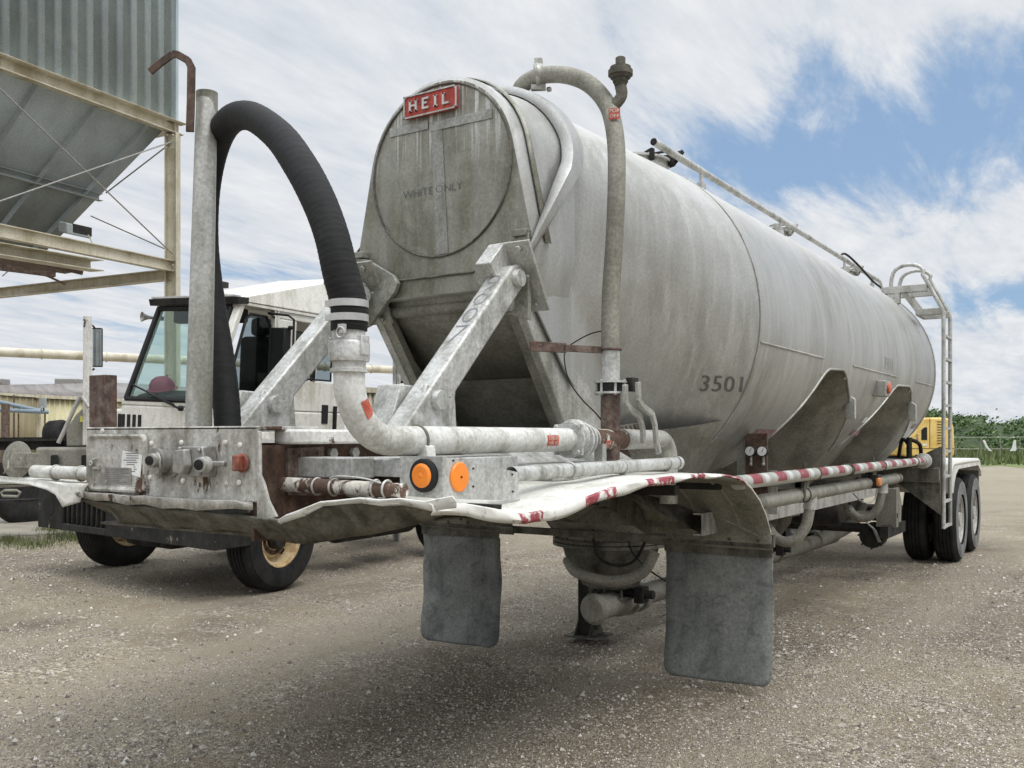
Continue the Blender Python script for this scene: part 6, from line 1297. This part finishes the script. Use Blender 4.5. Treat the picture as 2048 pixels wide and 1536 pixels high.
    mb = MB(); mb.obox(pd(805, 753, d + .1), RX * .034, FX * .02, V((0, 0, .095))); mf = mb.build('mirror_frame', m_black, T, bevel=.006); mb = MB(); mb.obox(pd(804.5, 752, d + .07), RX * .026, FX * .006, V((0, 0, .07))); mb.build('mirror_glass', m_mirror, mf)

def build_excavator():
    D_ = 30; c = pd(1868, 873, D_); c.z = 0
    T = empty('excavator', tuple(c), label='yellow excavator with rounded rear housing, parked behind the trailer ladder', cat='excavator')
    zb, zt = .90, 2.13
    def prof(w):                                            # housing outline seen side on, along RX
        return [(-.92, zb), (-.92, zb + .55), (-.62, zb + .78), (-.5, zt - .06), (-.42, zt), (.40, zt), (.56, zt - .08), (.64, zt - .3), (.67, zb + .3), (.66, zb + .05), (.6, zb)]
    mb = MB(); mb.prism([c + RX * a + V((0, 0, z)) for a, z in prof(0)], FX * 2.2); hs = mb.build('housing', m_excav, T, bevel=.06)
    mb = MB(); q = lambda a, z: c + RX * a + V((0, 0, z)) - FX * .012
    mb.prism([q(-.40, 1.42), q(-.22, 1.42), q(-.22, 1.82), q(-.30, 1.82), q(-.40, 1.74)], FX * .008); mb.build('window', m_black, hs)
    mb = MB()
    for k in range(9): mb.prism([q(.10, 1.3 + k * .085), q(.24, 1.3 + k * .085), q(.24, 1.325 + k * .085), q(.10, 1.325 + k * .085)], FX * .006)
    mb.prism([q(-.90, 1.145), q(.66, 1.145), q(.66, 1.16), q(-.90, 1.16)], FX * .005); mb.prism([q(-.14, 1.16), q(-.125, 1.16), q(-.125, 2.1), q(-.14, 2.1)], FX * .005); mb.build('louvres', m_dark, hs)
    mb = MB(); a, b = q(-.58, 1.32), q(-.50, 1.6); add_text(mb, '160', lambda x, y: V((a.x + (b.x - a.x) * (1 - y), a.y + (b.y - a.y) * (1 - y), a.z + (b.z - a.z) * x)), 1, .01); mb.build('side_lettering', m_stencil, hs)
    mb = MB(); mb.prism([q(-.36, 1.24), q(-.22, 1.24), q(-.22, 1.30), q(-.36, 1.30)], FX * .006); mb.build('decal', m_whiteplain, hs)
    mb = MB(); mb.prism([c + RX * a + V((0, 0, z)) + FX * .3 for a, z in ((-.8, 1.5), (-1.9, 1.3), (-1.9, .95), (-.8, .9))], FX * .7); mb.build('cab_base', m_excav, T, bevel=.05)
    mb = MB(); mb.prism([c + RX * a + V((0, 0, z)) + FX * .2 for a, z in ((-2.1, 1.2), (-1.1, 1.6), (-.9, 1.4), (-2.0, .95))], FX * .4); mb.build('boom_foot', m_excav, T, bevel=.04)
    for k in (0, 1.6):
        mb = MB(); pr = [(-1.75, .12), (-1.95, .4), (-1.75, .74), (.35, .74), (.6, .4), (.35, .12), (0.3, .0), (-1.7, .0)]
        mb.prism([c + RX * a + V((0, 0, z)) + FX * k for a, z in pr], FX * .55); mb.build('track', m_dark, T, bevel=.05)
    mb = MB(); mb.obox(c + V((0, 0, .8)) + FX * 1.0 - RX * .6, RX * .6, FX * .6, V((0, 0, .12))); mb.build('slew_ring', m_dark, T)
def build_fence():
    d = 57; a = pd(1840, 873, d - 4); T = empty('wire_fence', (a.x, a.y, 0), label='thin wire fence with slim posts in front of the green bank', cat='fence')
    for u in (1846, 1912, 1962, 2001, 2040, 2082, 2140): p = pd(u, 873, d); mb = MB(); mb.cyl((p.x, p.y, 0), (p.x, p.y, 1.52 + (.2 if u == 2001 else 0)), .022, n=8); mb.build('fence_post', m_ductile, T)
    mb = MB()
    for z_ in (.8, 1.5): mb.tube([V((pd(u, 873, d).x, pd(u, 873, d).y, z_ - .02 * (k % 2))) for k, u in enumerate(range(1800, 2200, 20))], .009, 5)
    mb.build('fence_wire', m_ductile, T)
    for i, (pts, lb) in enumerate(((((1966, 881), (1970, 880), (1976, 893), (1981, 899), (1985, 902), (1979, 902), (1972, 894)), 'narrow ragged white tarp hanging on the wire fence, the left of two'), (((2021, 902), (2025, 897), (2029, 880), (2032, 880), (2033, 900), (2031, 902)), 'pointed white tarp standing against the wire fence near the right edge'))):
        mb = MB(); mb.prism([pd(u, v, d - .15) for u, v in pts], FX * .08); tag(mb.build('tarp', m_whiteplain), lb, 'tarp', 'white tarps at the wire fence')
build_background(); build_excavator(); build_fence()
